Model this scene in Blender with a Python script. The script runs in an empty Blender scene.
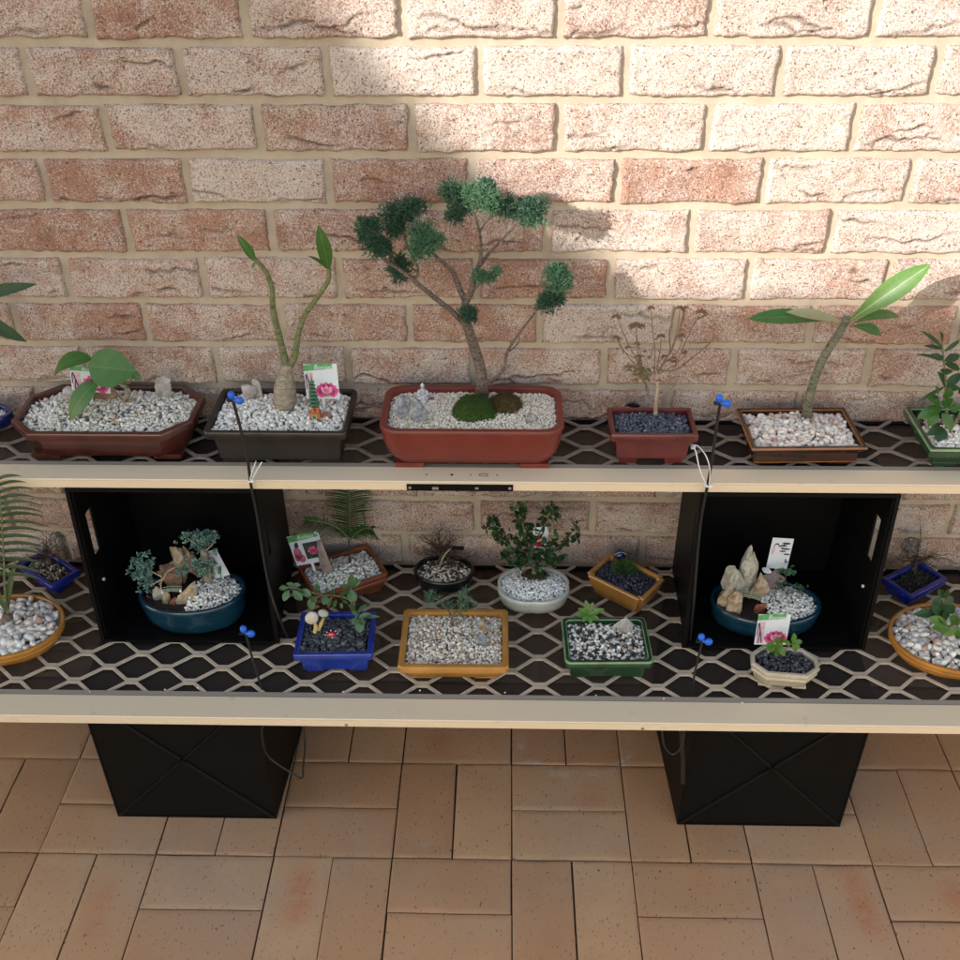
import bpy, math, random
import numpy as np
from mathutils import Vector, Matrix, noise as mnoise
R = math.radians
random.seed(7); RNG = np.random.default_rng(11)
scene = bpy.context.scene
col = scene.collection

# ---------------------------------------------------------------- camera
CAMZ, FPX = 1.74, 1023.4
PITCH, YAW, ROLL = 0.6072, 0.0272, -0.0085
_cp, _sp = math.cos(PITCH), math.sin(PITCH)
_f = Vector((-math.sin(YAW)*_cp, math.cos(YAW)*_cp, -_sp))
_rt = Vector((math.cos(YAW), math.sin(YAW), 0)); _up = _rt.cross(_f)
CX = _rt*math.cos(ROLL) + _up*math.sin(ROLL)
CY = -_rt*math.sin(ROLL) + _up*math.cos(ROLL)
cd = bpy.data.cameras.new('camera'); cam = bpy.data.objects.new('camera', cd); col.objects.link(cam)
cd.sensor_width = 36; cd.lens = FPX/960*36; cd.clip_start = .05; cd.clip_end = 3000
m = Matrix((CX, CY, -_f)).transposed().to_4x4(); m.translation = (0, 0, CAMZ); cam.matrix_world = m
scene.camera = cam
CAM = Vector((0, 0, CAMZ))

# ---------------------------------------------------------------- light
SUNV = Vector((1.05, 1.0, -0.60)).normalized()          # the way the sunlight travels
sl = bpy.data.lights.new('sun', 'SUN'); sun = bpy.data.objects.new('sun', sl); col.objects.link(sun)
sl.energy = 2.0; sl.angle = R(.53); sl.color = (1, .955, .89)
sun.rotation_euler = SUNV.to_track_quat('-Z', 'Y').to_euler()
world = bpy.data.worlds.new('World'); scene.world = world; world.use_nodes = True
wn = world.node_tree; sky = wn.nodes.new('ShaderNodeTexSky'); sky.sky_type = 'NISHITA'; sky.sun_disc = False
sky.sun_elevation = math.asin(-SUNV.z); sky.sun_rotation = math.atan2(-SUNV.x, -SUNV.y)
sky.dust_density = .2
bgn = wn.nodes['Background']; bgn.inputs[1].default_value = .15
tint = wn.nodes.new('ShaderNodeMix'); tint.data_type = 'RGBA'; tint.blend_type = 'MULTIPLY'; tint.inputs[0].default_value = 1
tint.inputs[7].default_value = (1, .765, .56, 1); wn.links.new(sky.outputs[0], tint.inputs[6]); wn.links.new(tint.outputs[2], bgn.inputs[0])
scene.view_settings.view_transform = 'Standard'; scene.view_settings.look = 'None'
scene.view_settings.gamma = 1; scene.view_settings.exposure = 1.9; scene.view_settings.use_curve_mapping = False

# ---------------------------------------------------------------- picture -> place
def ray(px, py): return _f + CX*((px-480)/FPX) + CY*((480-py)/FPX)
def onY(px, py, Y): d = ray(px, py); return CAM + d*(Y/d.y)
def onZ(px, py, Z): d = ray(px, py); return CAM + d*((Z-CAMZ)/d.z)
WALLY = 1.6815; ZU = .727; ZL = .366                    # wall face, upper and lower shelf tops

# ---------------------------------------------------------------- objects
def tag(o, label=None, cat=None, group=None, kind=None):
    if label: o['label'] = label
    if cat: o['category'] = cat
    if group: o['group'] = group
    if kind: o['kind'] = kind
    return o
def thing(name, label, cat, loc=(0, 0, 0), group=None, kind=None):
    o = bpy.data.objects.new(name, None); col.objects.link(o); o.location = loc; o.empty_display_size = .02
    return tag(o, label, cat, group, kind)
def origin(p):
    o = Vector((0, 0, 0))
    while p is not None: o += Vector(p.location); p = p.parent
    return o
class MB:
    def __init__(s): s.v = []; s.f = []; s.mi = []; s.att = {}; s.rib = .0006
    def add(s, vs, fs, mi=0):
        n = len(s.v); s.v += [tuple(p) for p in vs]; s.f += [tuple(i+n for i in f) for f in fs]; s.mi += [mi]*len(fs)
    def box(s, c, d, rz=0, rx=0, ry=0, mi=0, taper=1):
        h = [x/2 for x in d]; M = Matrix.Rotation(rz, 3, 'Z') @ Matrix.Rotation(ry, 3, 'Y') @ Matrix.Rotation(rx, 3, 'X')
        vs = []
        for z in (-1, 1):
            k = taper if z > 0 else 1
            for x, y in ((-1, -1), (1, -1), (1, 1), (-1, 1)): vs.append(M @ Vector((x*h[0]*k, y*h[1]*k, z*h[2])) + Vector(c))
        s.add(vs, [(3, 2, 1, 0), (4, 5, 6, 7), (0, 1, 5, 4), (1, 2, 6, 5), (2, 3, 7, 6), (3, 0, 4, 7)], mi)
    def tube(s, pts, rad, n=8, mi=0, cap=True, flat=1):
        pts = [Vector(p) for p in pts]
        if not hasattr(rad, '__len__'): rad = [rad]*len(pts)
        vs = []; u = None
        for i, p in enumerate(pts):
            t = (pts[min(i+1, len(pts)-1)] - pts[max(i-1, 0)])
            if t.length < 1e-9: t = Vector((0, 0, 1))
            t.normalize()
            if u is None: u = t.orthogonal().normalized()
            u = (u - t*u.dot(t)); u = u.normalized() if u.length > 1e-6 else t.orthogonal().normalized()
            w = t.cross(u)
            for k in range(n):
                a = 2*math.pi*k/n; vs.append(p + (u*math.cos(a) + w*math.sin(a)*flat)*rad[i])
        fs = [(i*n+k, i*n+(k+1) % n, (i+1)*n+(k+1) % n, (i+1)*n+k) for i in range(len(pts)-1) for k in range(n)]
        if cap: fs += [tuple(range(n-1, -1, -1)), tuple((len(pts)-1)*n+k for k in range(n))]
        s.add(vs, fs, mi)
    def ell(s, c, r, nu=12, nv=8, mi=0, M=None, jit=0):
        vs = []; c = Vector(c)
        for j in range(nv+1):
            th = math.pi*j/nv
            for i in range(nu):
                ph = 2*math.pi*i/nu
                q = Vector((r[0]*math.sin(th)*math.cos(ph), r[1]*math.sin(th)*math.sin(ph), r[2]*math.cos(th)))
                if jit: q *= 1 + jit*mnoise.noise(q*(1.5/max(r)) + c*37)
                if M: q = M @ q
                vs.append(c + q)
        s.add(vs, [(j*nu+i, (j+1)*nu+i, (j+1)*nu+(i+1) % nu, j*nu+(i+1) % nu) for j in range(nv) for i in range(nu)], mi)
    def leaf(s, a, b, w, nrm=(0, -.6, 1), shape=.45, bend=0, fold=.15, n=8, mi=0, wav=0):
        """leaf blade from a to b, width w, widest at 'shape'"""
        a, b = Vector(a), Vector(b); ax = b-a; L = ax.length; ax.normalize(); nrm = Vector(nrm)
        nrm = nrm - ax*nrm.dot(ax); nrm = nrm.normalized() if nrm.length > 1e-5 else ax.orthogonal().normalized()
        sd = ax.cross(nrm); vs = []
        for i in range(n+1):
            t = i/n; e = math.log(.5)/math.log(shape)
            ww = w/2*max(0, math.sin(math.pi*t**e))**.75 if 0 < t < 1 else 0.0003
            c = a + ax*L*t + nrm*(bend*L*4*t*(1-t)); dz = nrm*(fold*ww*1.3)
            k = nrm*(wav*w*math.sin(t*17+a.x*90))
            vs += [c - sd*ww + dz + k, c - sd*ww*.5 + dz*.35, c - sd*min(ww*.3, s.rib), c - sd*0, c + sd*min(ww*.3, s.rib), c + sd*ww*.5 + dz*.35, c + sd*ww + dz - k]
        for js, m_ in (((0, 1, 4, 5), mi), ((2, 3), mi+1)):
            if js[0] == 0: n0 = len(s.v); s.add(vs, [], 0)
            fs = [tuple(n0+q for q in (i*7+j, i*7+j+1, (i+1)*7+j+1, (i+1)*7+j)) for i in range(n) for j in js]; s.f += fs; s.mi += [m_]*len(fs)
    def build(s, name, mats, parent=None, smooth=True, ang=40, kind=None, label=None):
        o0 = origin(parent); me = bpy.data.meshes.new(name)
        V = np.array(s.v, dtype=float) - np.array(o0)
        me.from_pydata(V.tolist(), [], s.f)
        if not isinstance(mats, (list, tuple)): mats = [mats]
        for mm in mats: me.materials.append(mm)
        if len(mats) > 1: me.polygons.foreach_set('material_index', s.mi)
        if smooth:
            me.shade_smooth()
            if ang: me.set_sharp_from_angle(angle=R(ang))
        for k, vals in s.att.items():
            at = me.attributes.new(k, 'FLOAT', 'POINT'); at.data.foreach_set('value', vals)
        me.update()
        o = bpy.data.objects.new(name, me); col.objects.link(o)
        if parent is not None: o.parent = parent
        if kind: o['kind'] = kind
        if label: o['label'] = label
        return o
def smoothpath(pts, k=4):
    pts = [Vector(p) for p in pts]; out = []
    for i in range(len(pts)-1):
        p0 = pts[max(i-1, 0)]; p1 = pts[i]; p2 = pts[i+1]; p3 = pts[min(i+2, len(pts)-1)]
        for j in range(k):
            t = j/k
            out.append(.5*((2*p1) + (p2-p0)*t + (2*p0-5*p1+4*p2-p3)*t*t + (3*p1-p0-3*p2+p3)*t**3))
    out.append(pts[-1]); return out
def lerpl(a, b, n): return [a + (b-a)*i/(n-1) for i in range(n)]

# ---------------------------------------------------------------- materials
class NT:
    def __init__(s, name):
        s.m = bpy.data.materials.new(name); s.m.use_nodes = True; s.t = s.m.node_tree; s.b = s.t.nodes['Principled BSDF']
    def n(s, typ, **kw):
        nd = s.t.nodes.new(typ)
        for k, v in kw.items():
            if k.startswith('_'): setattr(nd, k[1:], v)
            else: nd.inputs[k.replace('__', ' ')].default_value = v
        return nd
    def l(s, a, b): s.t.links.new(a, b)
    def noise(s, vec, scale, det=3, rough=.55, dist=0):
        nd = s.n('ShaderNodeTexNoise', Scale=scale, Detail=det, Roughness=rough, Distortion=dist)
        if vec is not None: s.l(vec, nd.inputs['Vector'])
        return nd.outputs['Fac']
    def ramp(s, fac, stops, interp='LINEAR'):
        nd = s.t.nodes.new('ShaderNodeValToRGB'); nd.color_ramp.interpolation = interp; e = nd.color_ramp.elements
        while len(e) < len(stops): e.new(.5)
        for i, (p, c) in enumerate(stops):
            e[i].position = p; c = (c, c, c) if not hasattr(c, '__len__') else c; e[i].color = (*c, 1)
        s.l(fac, nd.inputs[0]); return nd.outputs[0]
    def mix(s, fac, a, b, blend='MIX'):
        nd = s.t.nodes.new('ShaderNodeMix'); nd.data_type = 'RGBA'; nd.blend_type = blend
        for sock, v in ((nd.inputs[0], fac), (nd.inputs[6], a), (nd.inputs[7], b)):
            if hasattr(v, 'is_output'): s.l(v, sock)
            elif hasattr(v, '__len__'): sock.default_value = (*v, 1)
            else: sock.default_value = v
        return nd.outputs[2]
    def math(s, op, a, b=0, c=0):
        nd = s.t.nodes.new('ShaderNodeMath'); nd.operation = op
        for k, v in enumerate((a, b, c)):
            if hasattr(v, 'is_output'): s.l(v, nd.inputs[k])
            else: nd.inputs[k].default_value = v
        return nd.outputs[0]
    def bump(s, h, strength=.5, dist=.002):
        nd = s.n('ShaderNodeBump', Strength=strength, Distance=dist); s.l(h, nd.inputs['Height']); s.l(nd.outputs[0], s.b.inputs['Normal'])
    def set(s, **kw):
        for k, v in kw.items():
            k = k.replace('__', ' ')
            if hasattr(v, 'is_output'): s.l(v, s.b.inputs[k])
            elif hasattr(v, '__len__') and len(v) == 3: s.b.inputs[k].default_value = (*v, 1)
            else: s.b.inputs[k].default_value = v
        return s
    def pos(s): return s.t.nodes.new('ShaderNodeNewGeometry').outputs['Position']
    def obj(s): return s.t.nodes.new('ShaderNodeTexCoord').outputs['Object']
    def isl(s): return s.t.nodes.new('ShaderNodeNewGeometry').outputs['Random Per Island']
    def attr(s, name): nd = s.t.nodes.new('ShaderNodeAttribute'); nd.attribute_name = name; return nd.outputs['Fac']
def cm(c, k): return tuple(min(1, x*k) for x in c)

def glaze(name, c, rough=.28, var=.25, coat=.4, edge=None):
    t = NT(name); p = t.obj()
    n1 = t.noise(p, 22, 4); n2 = t.noise(p, 300, 2)
    c1 = t.mix(t.ramp(n1, [(.3, 0), (.7, 1)]), cm(c, 1-var), cm(c, 1+var))
    c1 = t.mix(t.math('MULTIPLY', t.ramp(n2, [(.62, 0), (.72, 1)]), .35), c1, cm(c, .45))
    if edge:
        pn = t.t.nodes.new('ShaderNodeNewGeometry').outputs['Pointiness']
        c1 = t.mix(t.ramp(pn, [(.515, 0), (.56, 1)]), c1, edge)
    t.set(Base__Color=c1, Roughness=t.math('ADD', t.math('MULTIPLY', n1, .25), rough-.1), Coat__Weight=coat, Coat__Roughness=.12)
    t.bump(t.noise(p, 120, 3), .15, .001); return t.m
def matte(name, c, rough=.7, var=.2, scale=60, bump=.2, spec=.4):
    t = NT(name); p = t.obj(); n1 = t.noise(p, scale, 4)
    t.set(Base__Color=t.mix(t.ramp(n1, [(.3, 0), (.7, 1)]), cm(c, 1-var), cm(c, 1+var)), Roughness=rough)
    t.b.inputs['Specular IOR Level'].default_value = spec
    t.bump(t.noise(p, scale*6, 3), bump, .001); return t.m
def pebble(name, stops, rough=.75, nscale=200):
    """stops: [(position, colour)] picked at random for each stone"""
    t = NT(name); p = t.obj()
    c = t.ramp(t.isl(), stops, 'CONSTANT'); n = t.noise(p, nscale, 3)
    c = t.mix(1.0, c, t.ramp(n, [(.25, .72), (.7, 1.12)]), 'MULTIPLY')
    t.set(Base__Color=c, Roughness=rough); t.bump(t.noise(p, nscale*5, 2), .3, .0006); return t.m
def leafmat(name, c, c2=None, rough=.42, trans=.12, vein=True):
    t = NT(name); p = t.obj(); c2 = c2 or cm(c, 1.6)
    k = t.mix(t.isl(), c, c2); k = t.mix(t.ramp(t.noise(p, 90, 3), [(.3, 0), (.75, .5)]), k, cm(c, .6))
    t.set(Base__Color=k, Roughness=rough)
    if trans:
        tr = t.t.nodes.new('ShaderNodeBsdfTranslucent'); t.l(k, tr.inputs[0])
        mx = t.t.nodes.new('ShaderNodeMixShader'); mx.inputs[0].default_value = trans
        t.l(t.b.outputs[0], mx.inputs[1]); t.l(tr.outputs[0], mx.inputs[2]); t.l(mx.outputs[0], t.t.nodes['Material Output'].inputs[0])
    t.bump(t.noise(p, 260, 2), .2, .0008); return t.m
def bark(name, c, c2, scale=90):
    t = NT(name); p = t.obj()
    mp = t.n('ShaderNodeMapping'); mp.inputs['Scale'].default_value = (1, 1, 2.2); t.l(p, mp.inputs[0])
    n = t.noise(mp.outputs[0], scale, 5, .65, .6)
    t.set(Base__Color=t.mix(t.ramp(n, [(.35, 0), (.62, 1)]), c, c2), Roughness=.85); t.bump(n, .8, .003); return t.m

def rockmat(name, c, c2, c3, scale=60):
    t = NT(name); p = t.obj(); n = t.noise(p, scale, 6, .6, .8)
    k = t.ramp(n, [(.3, c), (.5, c2), (.68, c3)]); t.set(Base__Color=k, Roughness=.8); t.bump(t.noise(p, scale*4, 5), .6, .002); return t.m
# brick face: sandy white bloom over terracotta
t = NT('brick'); p = t.pos(); tone = t.attr('tone'); hue = t.attr('hue')
red = t.mix(hue, (.40, .215, .155), (.29, .15, .115))
red = t.mix(t.ramp(t.noise(p, 45, 4), [(.35, 0), (.7, 1)]), red, (.43, .235, .16))
white = t.mix(t.noise(p, 14, 3), (.66, .55, .475), (.60, .535, .50))
bl = t.noise(p, 17, 4, .6, .4)
sp = t.noise(p, 360, 4, .72); dk = t.noise(p, 430, 3, .6)
cov = t.math('ADD', t.math('ADD', t.math('MULTIPLY', sp, 2.1), t.math('MULTIPLY', bl, 1.0)), t.math('MULTIPLY', tone, .46))
cov = t.ramp(t.math('SUBTRACT', cov, 1.21), [(.32, 0), (.68, 1)])
c = t.mix(cov, red, white); c = t.mix(t.math('MULTIPLY', t.ramp(dk, [(.50, 0), (.62, 1)]), .6), c, (.19, .10, .07))
pit = t.noise(p, 260, 3, .5)
c = t.mix(t.math('MULTIPLY', t.ramp(pit, [(.61, 0), (.65, 1)]), .8), c, (.12, .07, .05))
c = t.mix(t.math('MULTIPLY', t.attr('crease'), .9), c, (.10, .05, .035))
t.set(Base__Color=c, Roughness=.93); t.b.inputs['Specular IOR Level'].default_value = .2
t.bump(t.math('ADD', t.math('MULTIPLY', sp, .5), t.math('SUBTRACT', t.noise(p, 900, 2), t.ramp(pit, [(.64, 0), (.72, 1)]))), .75, .0022)
M_BRICK = t.m
t = NT('mortar'); p = t.pos(); n = t.noise(p, 30, 5)
t.set(Base__Color=t.mix(t.ramp(n, [(.3, 0), (.7, 1)]), (.42, .345, .265), (.51, .43, .34)), Roughness=.95)
t.b.inputs['Specular IOR Level'].default_value = .2
t.bump(t.math('ADD', t.noise(p, 700, 3), t.noise(p, 60, 3)), .6, .002); M_MORTAR = t.m
# clay pavers
t = NT('clay_paver'); p = t.pos(); tone = t.attr('tone')
c = t.mix(tone, (.44, .235, .122), (.56, .335, .183)); n = t.noise(p, 9, 5, .6)
c = t.mix(t.ramp(n, [(.35, 0), (.7, .8)]), c, (.52, .275, .14))
c = t.mix(t.math('MULTIPLY', t.ramp(t.noise(p, 2.2, 4), [(.45, 0), (.7, 1)]), .35), c, (.40, .33, .30))
c = t.mix(t.math('MULTIPLY', t.math('MULTIPLY', t.attr('red'), t.ramp(t.noise(p, 70, 4, .7), [(.3, .35), (.6, 1)])), .85), c, (.50, .17, .075))
c = t.mix(t.math('MULTIPLY', t.math('MULTIPLY', t.attr('bloom'), t.ramp(t.noise(p, 25, 4, .7), [(.4, 0), (.65, 1)])), .5), c, (.62, .55, .52))
mp = t.n('ShaderNodeMapping'); mp.inputs['Scale'].default_value = (1, .55, 1); t.l(p, mp.inputs[0])
pit = t.noise(mp.outputs[0], 240, 2, .5, .5)
c = t.mix(t.math('MULTIPLY', t.ramp(pit, [(.655, 0), (.70, 1)]), .7), c, (.08, .04, .028))
t.set(Base__Color=c, Roughness=.8); t.b.inputs['Specular IOR Level'].default_value = .3
t.bump(t.math('SUBTRACT', t.math('MULTIPLY', t.noise(p, 500, 3), .5), t.ramp(pit, [(.66, 0), (.72, 1)])), .45, .0016); M_PAVER = t.m
M_JOINT = matte('joint_sand', (.08, .052, .038), .95, .4, 80)
# cream powder-coated aluminium
t = NT('cream_aluminium'); p = t.pos(); mp = t.n('ShaderNodeMapping'); mp.inputs['Scale'].default_value = (.04, 1, 1); t.l(p, mp.inputs[0])
n = t.noise(mp.outputs[0], 300, 3)
c = t.mix(t.ramp(n, [(.35, 0), (.7, 1)]), (.73, .595, .43), (.74, .605, .44))
c = t.mix(t.math('MULTIPLY', t.ramp(t.noise(p, 40, 5, .7), [(.62, 0), (.72, 1)]), .35), c, (.42, .34, .26))
t.set(Base__Color=c, Roughness=.38); M_CREAM = t.m
M_GRILLE = matte('grille_paint', (.52, .415, .32), .5, .14, 60, .1); M_GRILLE2 = matte('grille_paint_darker', (.25, .20, .165), .55, .16, 60, .1)  # second colour is darker, used for the upper grille
t = NT('spline_rubber'); p = t.pos()
w = t.n('ShaderNodeTexWave', Scale=130, Distortion=.5); t.l(p, w.inputs[0])
t.set(Base__Color=t.mix(w.outputs['Fac'], (.20, .17, .14), (.42, .36, .30)), Roughness=.6); M_SPLINE = t.m
# black crate plastic
t = NT('black_plastic'); p = t.obj()
t.set(Base__Color=t.mix(t.noise(p, 15, 4), (.002, .002, .0024), (.005, .0048, .005)), Roughness=.5); t.b.inputs['Specular IOR Level'].default_value = .13; t.bump(t.noise(p, 500, 2), .12, .001); M_BLACK = t.m
M_HOLE = matte('lock_hole', (.06, .035, .02), .8)
t = NT('insect_screen'); t.set(Base__Color=(.030, .018, .014), Roughness=.8); tr = t.n('ShaderNodeBsdfTransparent'); mx = t.n('ShaderNodeMixShader', Fac=.26)
t.l(t.b.outputs[0], mx.inputs[1]); t.l(tr.outputs[0], mx.inputs[2]); t.l(mx.outputs[0], t.t.nodes['Material Output'].inputs[0]); M_SCREEN = t.m
M_TUBE = matte('black_tube', (.014, .014, .015), .4, .2, 80, .05)
M_STEEL = matte('steel', (.55, .55, .54), .3, .1, 80, .05); M_STEEL.node_tree.nodes['Principled BSDF'].inputs['Metallic'].default_value = .9
M_BLUEP = matte('blue_plastic', (.015, .12, .62), .3, .1, 80, .02)
M_WHITEP = matte('white_plastic', (.72, .74, .76), .35, .06, 80, .02)
M_CARD = matte('card_white', (.66, .70, .76), .4, .03, 60, .02)
M_CGREEN = matte('print_green', (.10, .33, .12), .4, .3, 120, .02)
M_CPINK = matte('print_pink', (.72, .10, .30), .4, .4, 160, .02)
M_CPALE = matte('print_pale_pink', (.62, .42, .50), .4, .2, 160, .02)
M_CDARK = matte('print_dark', (.05, .05, .08), .4, .3, 120, .02)
M_CRED = matte('print_red', (.55, .03, .05), .4, .2, 120, .02)
# ================================================================ THE SETTING
def vnoise(h, w, cell, seed):
    g = np.random.default_rng(seed).random((int(h/cell)+3, int(w/cell)+3)); y = np.arange(h)/cell; x = np.arange(w)/cell
    yi = y.astype(int); xi = x.astype(int); fy = (y-yi); fx = (x-xi); fy = (fy*fy*(3-2*fy))[:, None]; fx = (fx*fx*(3-2*fx))[None]
    a = g[np.ix_(yi, xi)]; b = g[np.ix_(yi, xi+1)]; c = g[np.ix_(yi+1, xi)]; d = g[np.ix_(yi+1, xi+1)]
    return (a*(1-fx)+b*fx)*(1-fy) + (c*(1-fx)+d*fx)*fy - .5

PERP = {0: [89.5, 246, 403, 559, 711.5, 873], 1: [28, 181.5, 328, 480, 625, 780.5, 935], 2: [107, 260, 411.5, 559, 707.5, 853],
        3: [46, 187.5, 329, 471.5, 617.5, 763, 909], 4: [-12, 128, 272, 409, 547, 691, 831], 5: [68, 205, 341, 477, 610.5, 748, 888],
        6: [17, 147, 282, 411, 541, 677, 812, 957], 7: [88, 218, 348, 474, 604, 733, 868], 8: [40, 160, 285, 410, 537, 668, 798, 928],
        11: [477, 593], 12: [406, 524, 642]}
ROWY = {0: 18, 1: 72, 2: 130, 3: 182, 4: 231, 5: 278, 6: 322, 7: 365, 8: 403, 11: 511, 12: 546}
# how white each brick is (0 red .. 1 white), from the left of the photograph
TONES = {0: [.5, .25, .6, .85, .55, .9, .85], 1: [.6, .4, .6, 1, .95, .95, 1, .7], 2: [.4, .55, .3, .6, .75, .95, .65], 3: [.35, .15, .75, .15, .5, .2, .7, .6],
         4: [.3, .1, .1, .3, .35, .65, .55, .9], 5: [.4, .45, .45, .3, .1, .7, .55, .45], 6: [.4, .2, .35, .35, .15, .75, .3, .1, .5], 7: [.5, .35, .55, .4, .4, .3, .45, .4],
         8: [.5, .35, .3, .3, .35, .35, .4, .3, .35], 11: [.5, .3, .5], 12: [.6, .45, .5, .45]}
ZW0 = CAMZ - .3454; PIT = .0868
def build_wall():
    root = thing('brick_wall', 'pale sand faced clay brick wall behind the shelves, its upper right in full sun', 'wall', (0, WALLY, 0))
    V = []; F = []; T = []; H = []; C = []; nv = 0
    XMIN, XMAX = -2.3, 2.3
    for k in range(-8, 17):
        zt = ZW0 - PIT*(k-1); zb = zt - PIT              # course k lies between bed k-1 and bed k
        if zb < -.02: break
        if k in PERP:
            xs = [onY(px, ROWY[k], WALLY).x for px in PERP[k]]; tn = list(TONES[k])
        else:
            xs = [.0749 + (.12 if k % 2 else 0) + .24*i for i in range(-2, 3)]; tn = []
        n0 = len(xs); rr = random.Random(k*13+5)
        left = []
        while xs[0] > XMIN: xs.insert(0, xs[0]-.24); left.append(rr.uniform(.2, .7))
        tn = left[1:] + tn if tn else left
        while xs[-1] < XMAX: xs.append(xs[-1]+.24)
        while len(tn) < len(xs)-1: tn.append(rr.uniform(.25, .75))
        for i in range(len(xs)-1):
            x0 = xs[i] + .0065 + rr.uniform(-.0015, .0015); x1 = xs[i+1] - .0065 + rr.uniform(-.0015, .0015)
            z0 = max(zb + .0065 + rr.uniform(-.001, .001), .004); z1 = zt - .0060 + rr.uniform(-.001, .001)
            if z1-z0 < .02: continue
            vis = -1.15 < (x0+x1)/2 < 1.15 and z1 > .3
            nu, nw = (84, 30) if vis else (16, 6)
            u = np.linspace(0, 1, nu+1); w = np.linspace(0, 1, nw+1); U, W = np.meshgrid(u, w)
            sd = (k+20)*100+i
            X = x0 + (x1-x0)*U; Z = z0 + (z1-z0)*W
            if vis:
                e1 = vnoise(nw+1, nu+1, 9, sd); e2 = vnoise(nw+1, nu+1, 3.5, sd+7); e3 = vnoise(nw+1, nu+1, 1.2, sd+9); e0 = vnoise(nw+1, nu+1, 24, sd+3)
            else: e0 = e1 = e2 = e3 = np.zeros_like(U)
            Z = Z + (W-.5)*2*(vnoise(nw+1, nu+1, 14 if vis else 5, sd+31)*.0036+e2*.0012); X = X + (U-.5)*2*(vnoise(nw+1, nu+1, 11 if vis else 5, sd+37)*.004+e2*.0012)
            du = np.minimum(X-X.min(1, keepdims=True), X.max(1, keepdims=True)-X); dw = np.minimum(Z-Z.min(0, keepdims=True), Z.max(0, keepdims=True)-Z)
            d = np.minimum(du, dw) + e2*.003; rad = .006
            edge = np.where(d < rad, (1-np.sqrt(np.clip(1-(1-np.clip(d, 0, rad)/rad)**2, 0, 1))), 0)
            D = -.0080 + edge*.0095 + e0*.0035 + e1*.0026 + e2*.0016 + e3*.0016
            cr = np.zeros_like(D)
            if vis:
                for q in range(rr.choice([1, 1, 2, 2, 3, 4])):
                    a, b = rr.choice([rr.uniform(.08, .9), rr.uniform(.05, .3)]), rr.uniform(-.6, .6); ph = rr.uniform(0, 6); fr = rr.uniform(1.2, 2.6)
                    c0, ln = rr.uniform(.08, .92), rr.choice([rr.uniform(.04, .12), rr.uniform(.12, .34)]); yy = a + b*(U-c0) + rr.uniform(.0, .14)*np.sin(fr*3*U+ph) + e1*.16 + e2*.08
                    ds = (W-yy)*(z1-z0); win = np.clip(1.2-np.abs(U-c0)/ln, 0, 1)**.7 * (d > .003)
                    g = np.exp(-(ds/(.0019+.0016*abs(e1)*2))**2)*win; lip = np.where(ds > 0, np.exp(-ds/.007), 0)*win
                    sg = rr.choice([-1, 1]); lip = lip if sg > 0 else np.where(ds < 0, np.exp(ds/.007), 0)*win
                    D += g*.0060 - lip*.0030; cr = np.maximum(cr, g*rr.uniform(.4, 1))
            Y = D
            V.append(np.stack([X.ravel(), Y.ravel(), Z.ravel()], 1)); n = V[-1].shape[0]
            idx = np.arange(n).reshape(nw+1, nu+1) + nv
            F += np.stack([idx[:-1, :-1].ravel(), idx[:-1, 1:].ravel(), idx[1:, 1:].ravel(), idx[1:, :-1].ravel()], 1).tolist()
            # skirt going back into the mortar
            ring = list(idx[0, :]) + list(idx[1:, -1]) + list(idx[-1, -2::-1]) + list(idx[-2:0:-1, 0])
            ra = np.array(ring)-nv; B = V[-1][ra].copy(); B[:, 1] = .02; V.append(B); m = len(ring); b0 = nv+n
            F += [[ring[(j+1) % m], ring[j], b0+j, b0+(j+1) % m] for j in range(m)]
            tot = n+m; T += [tn[i]]*tot; H += [rr.random()]*tot; C += cr.ravel().tolist() + [0]*m; nv += tot
    mb = MB(); mb.v = (np.concatenate(V) + np.array([0, WALLY, 0])).tolist(); mb.f = F; mb.mi = [0]*len(F)
    mb.att = {'tone': T, 'hue': H, 'crease': C}
    mb.build('bricks', M_BRICK, root, ang=None)
    # mortar: a sheet recessed between the bricks and the wall's depth behind it
    mb = MB(); nx, nz = 460, 240; xs = np.linspace(XMIN-.1, XMAX+.1, nx); zs = np.linspace(0, 2.06, nz)
    yy = WALLY + .0005 + vnoise(nz, nx, 2.5, 5)*.0022 + vnoise(nz, nx, 9, 6)*.002
    mb.v = [(xs[i], yy[j, i], zs[j]) for j in range(nz) for i in range(nx)]
    mb.f = [(j*nx+i, j*nx+i+1, (j+1)*nx+i+1, (j+1)*nx+i) for j in range(nz-1) for i in range(nx-1)]; mb.mi = [0]*len(mb.f)
    mb.build('mortar', M_MORTAR, root, ang=None)
    mb = MB(); mb.box((0, WALLY+.065, 1.03), (XMAX*2+.2, .11, 2.06)); mb.build('backing', M_MORTAR, root)
build_wall()

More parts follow.
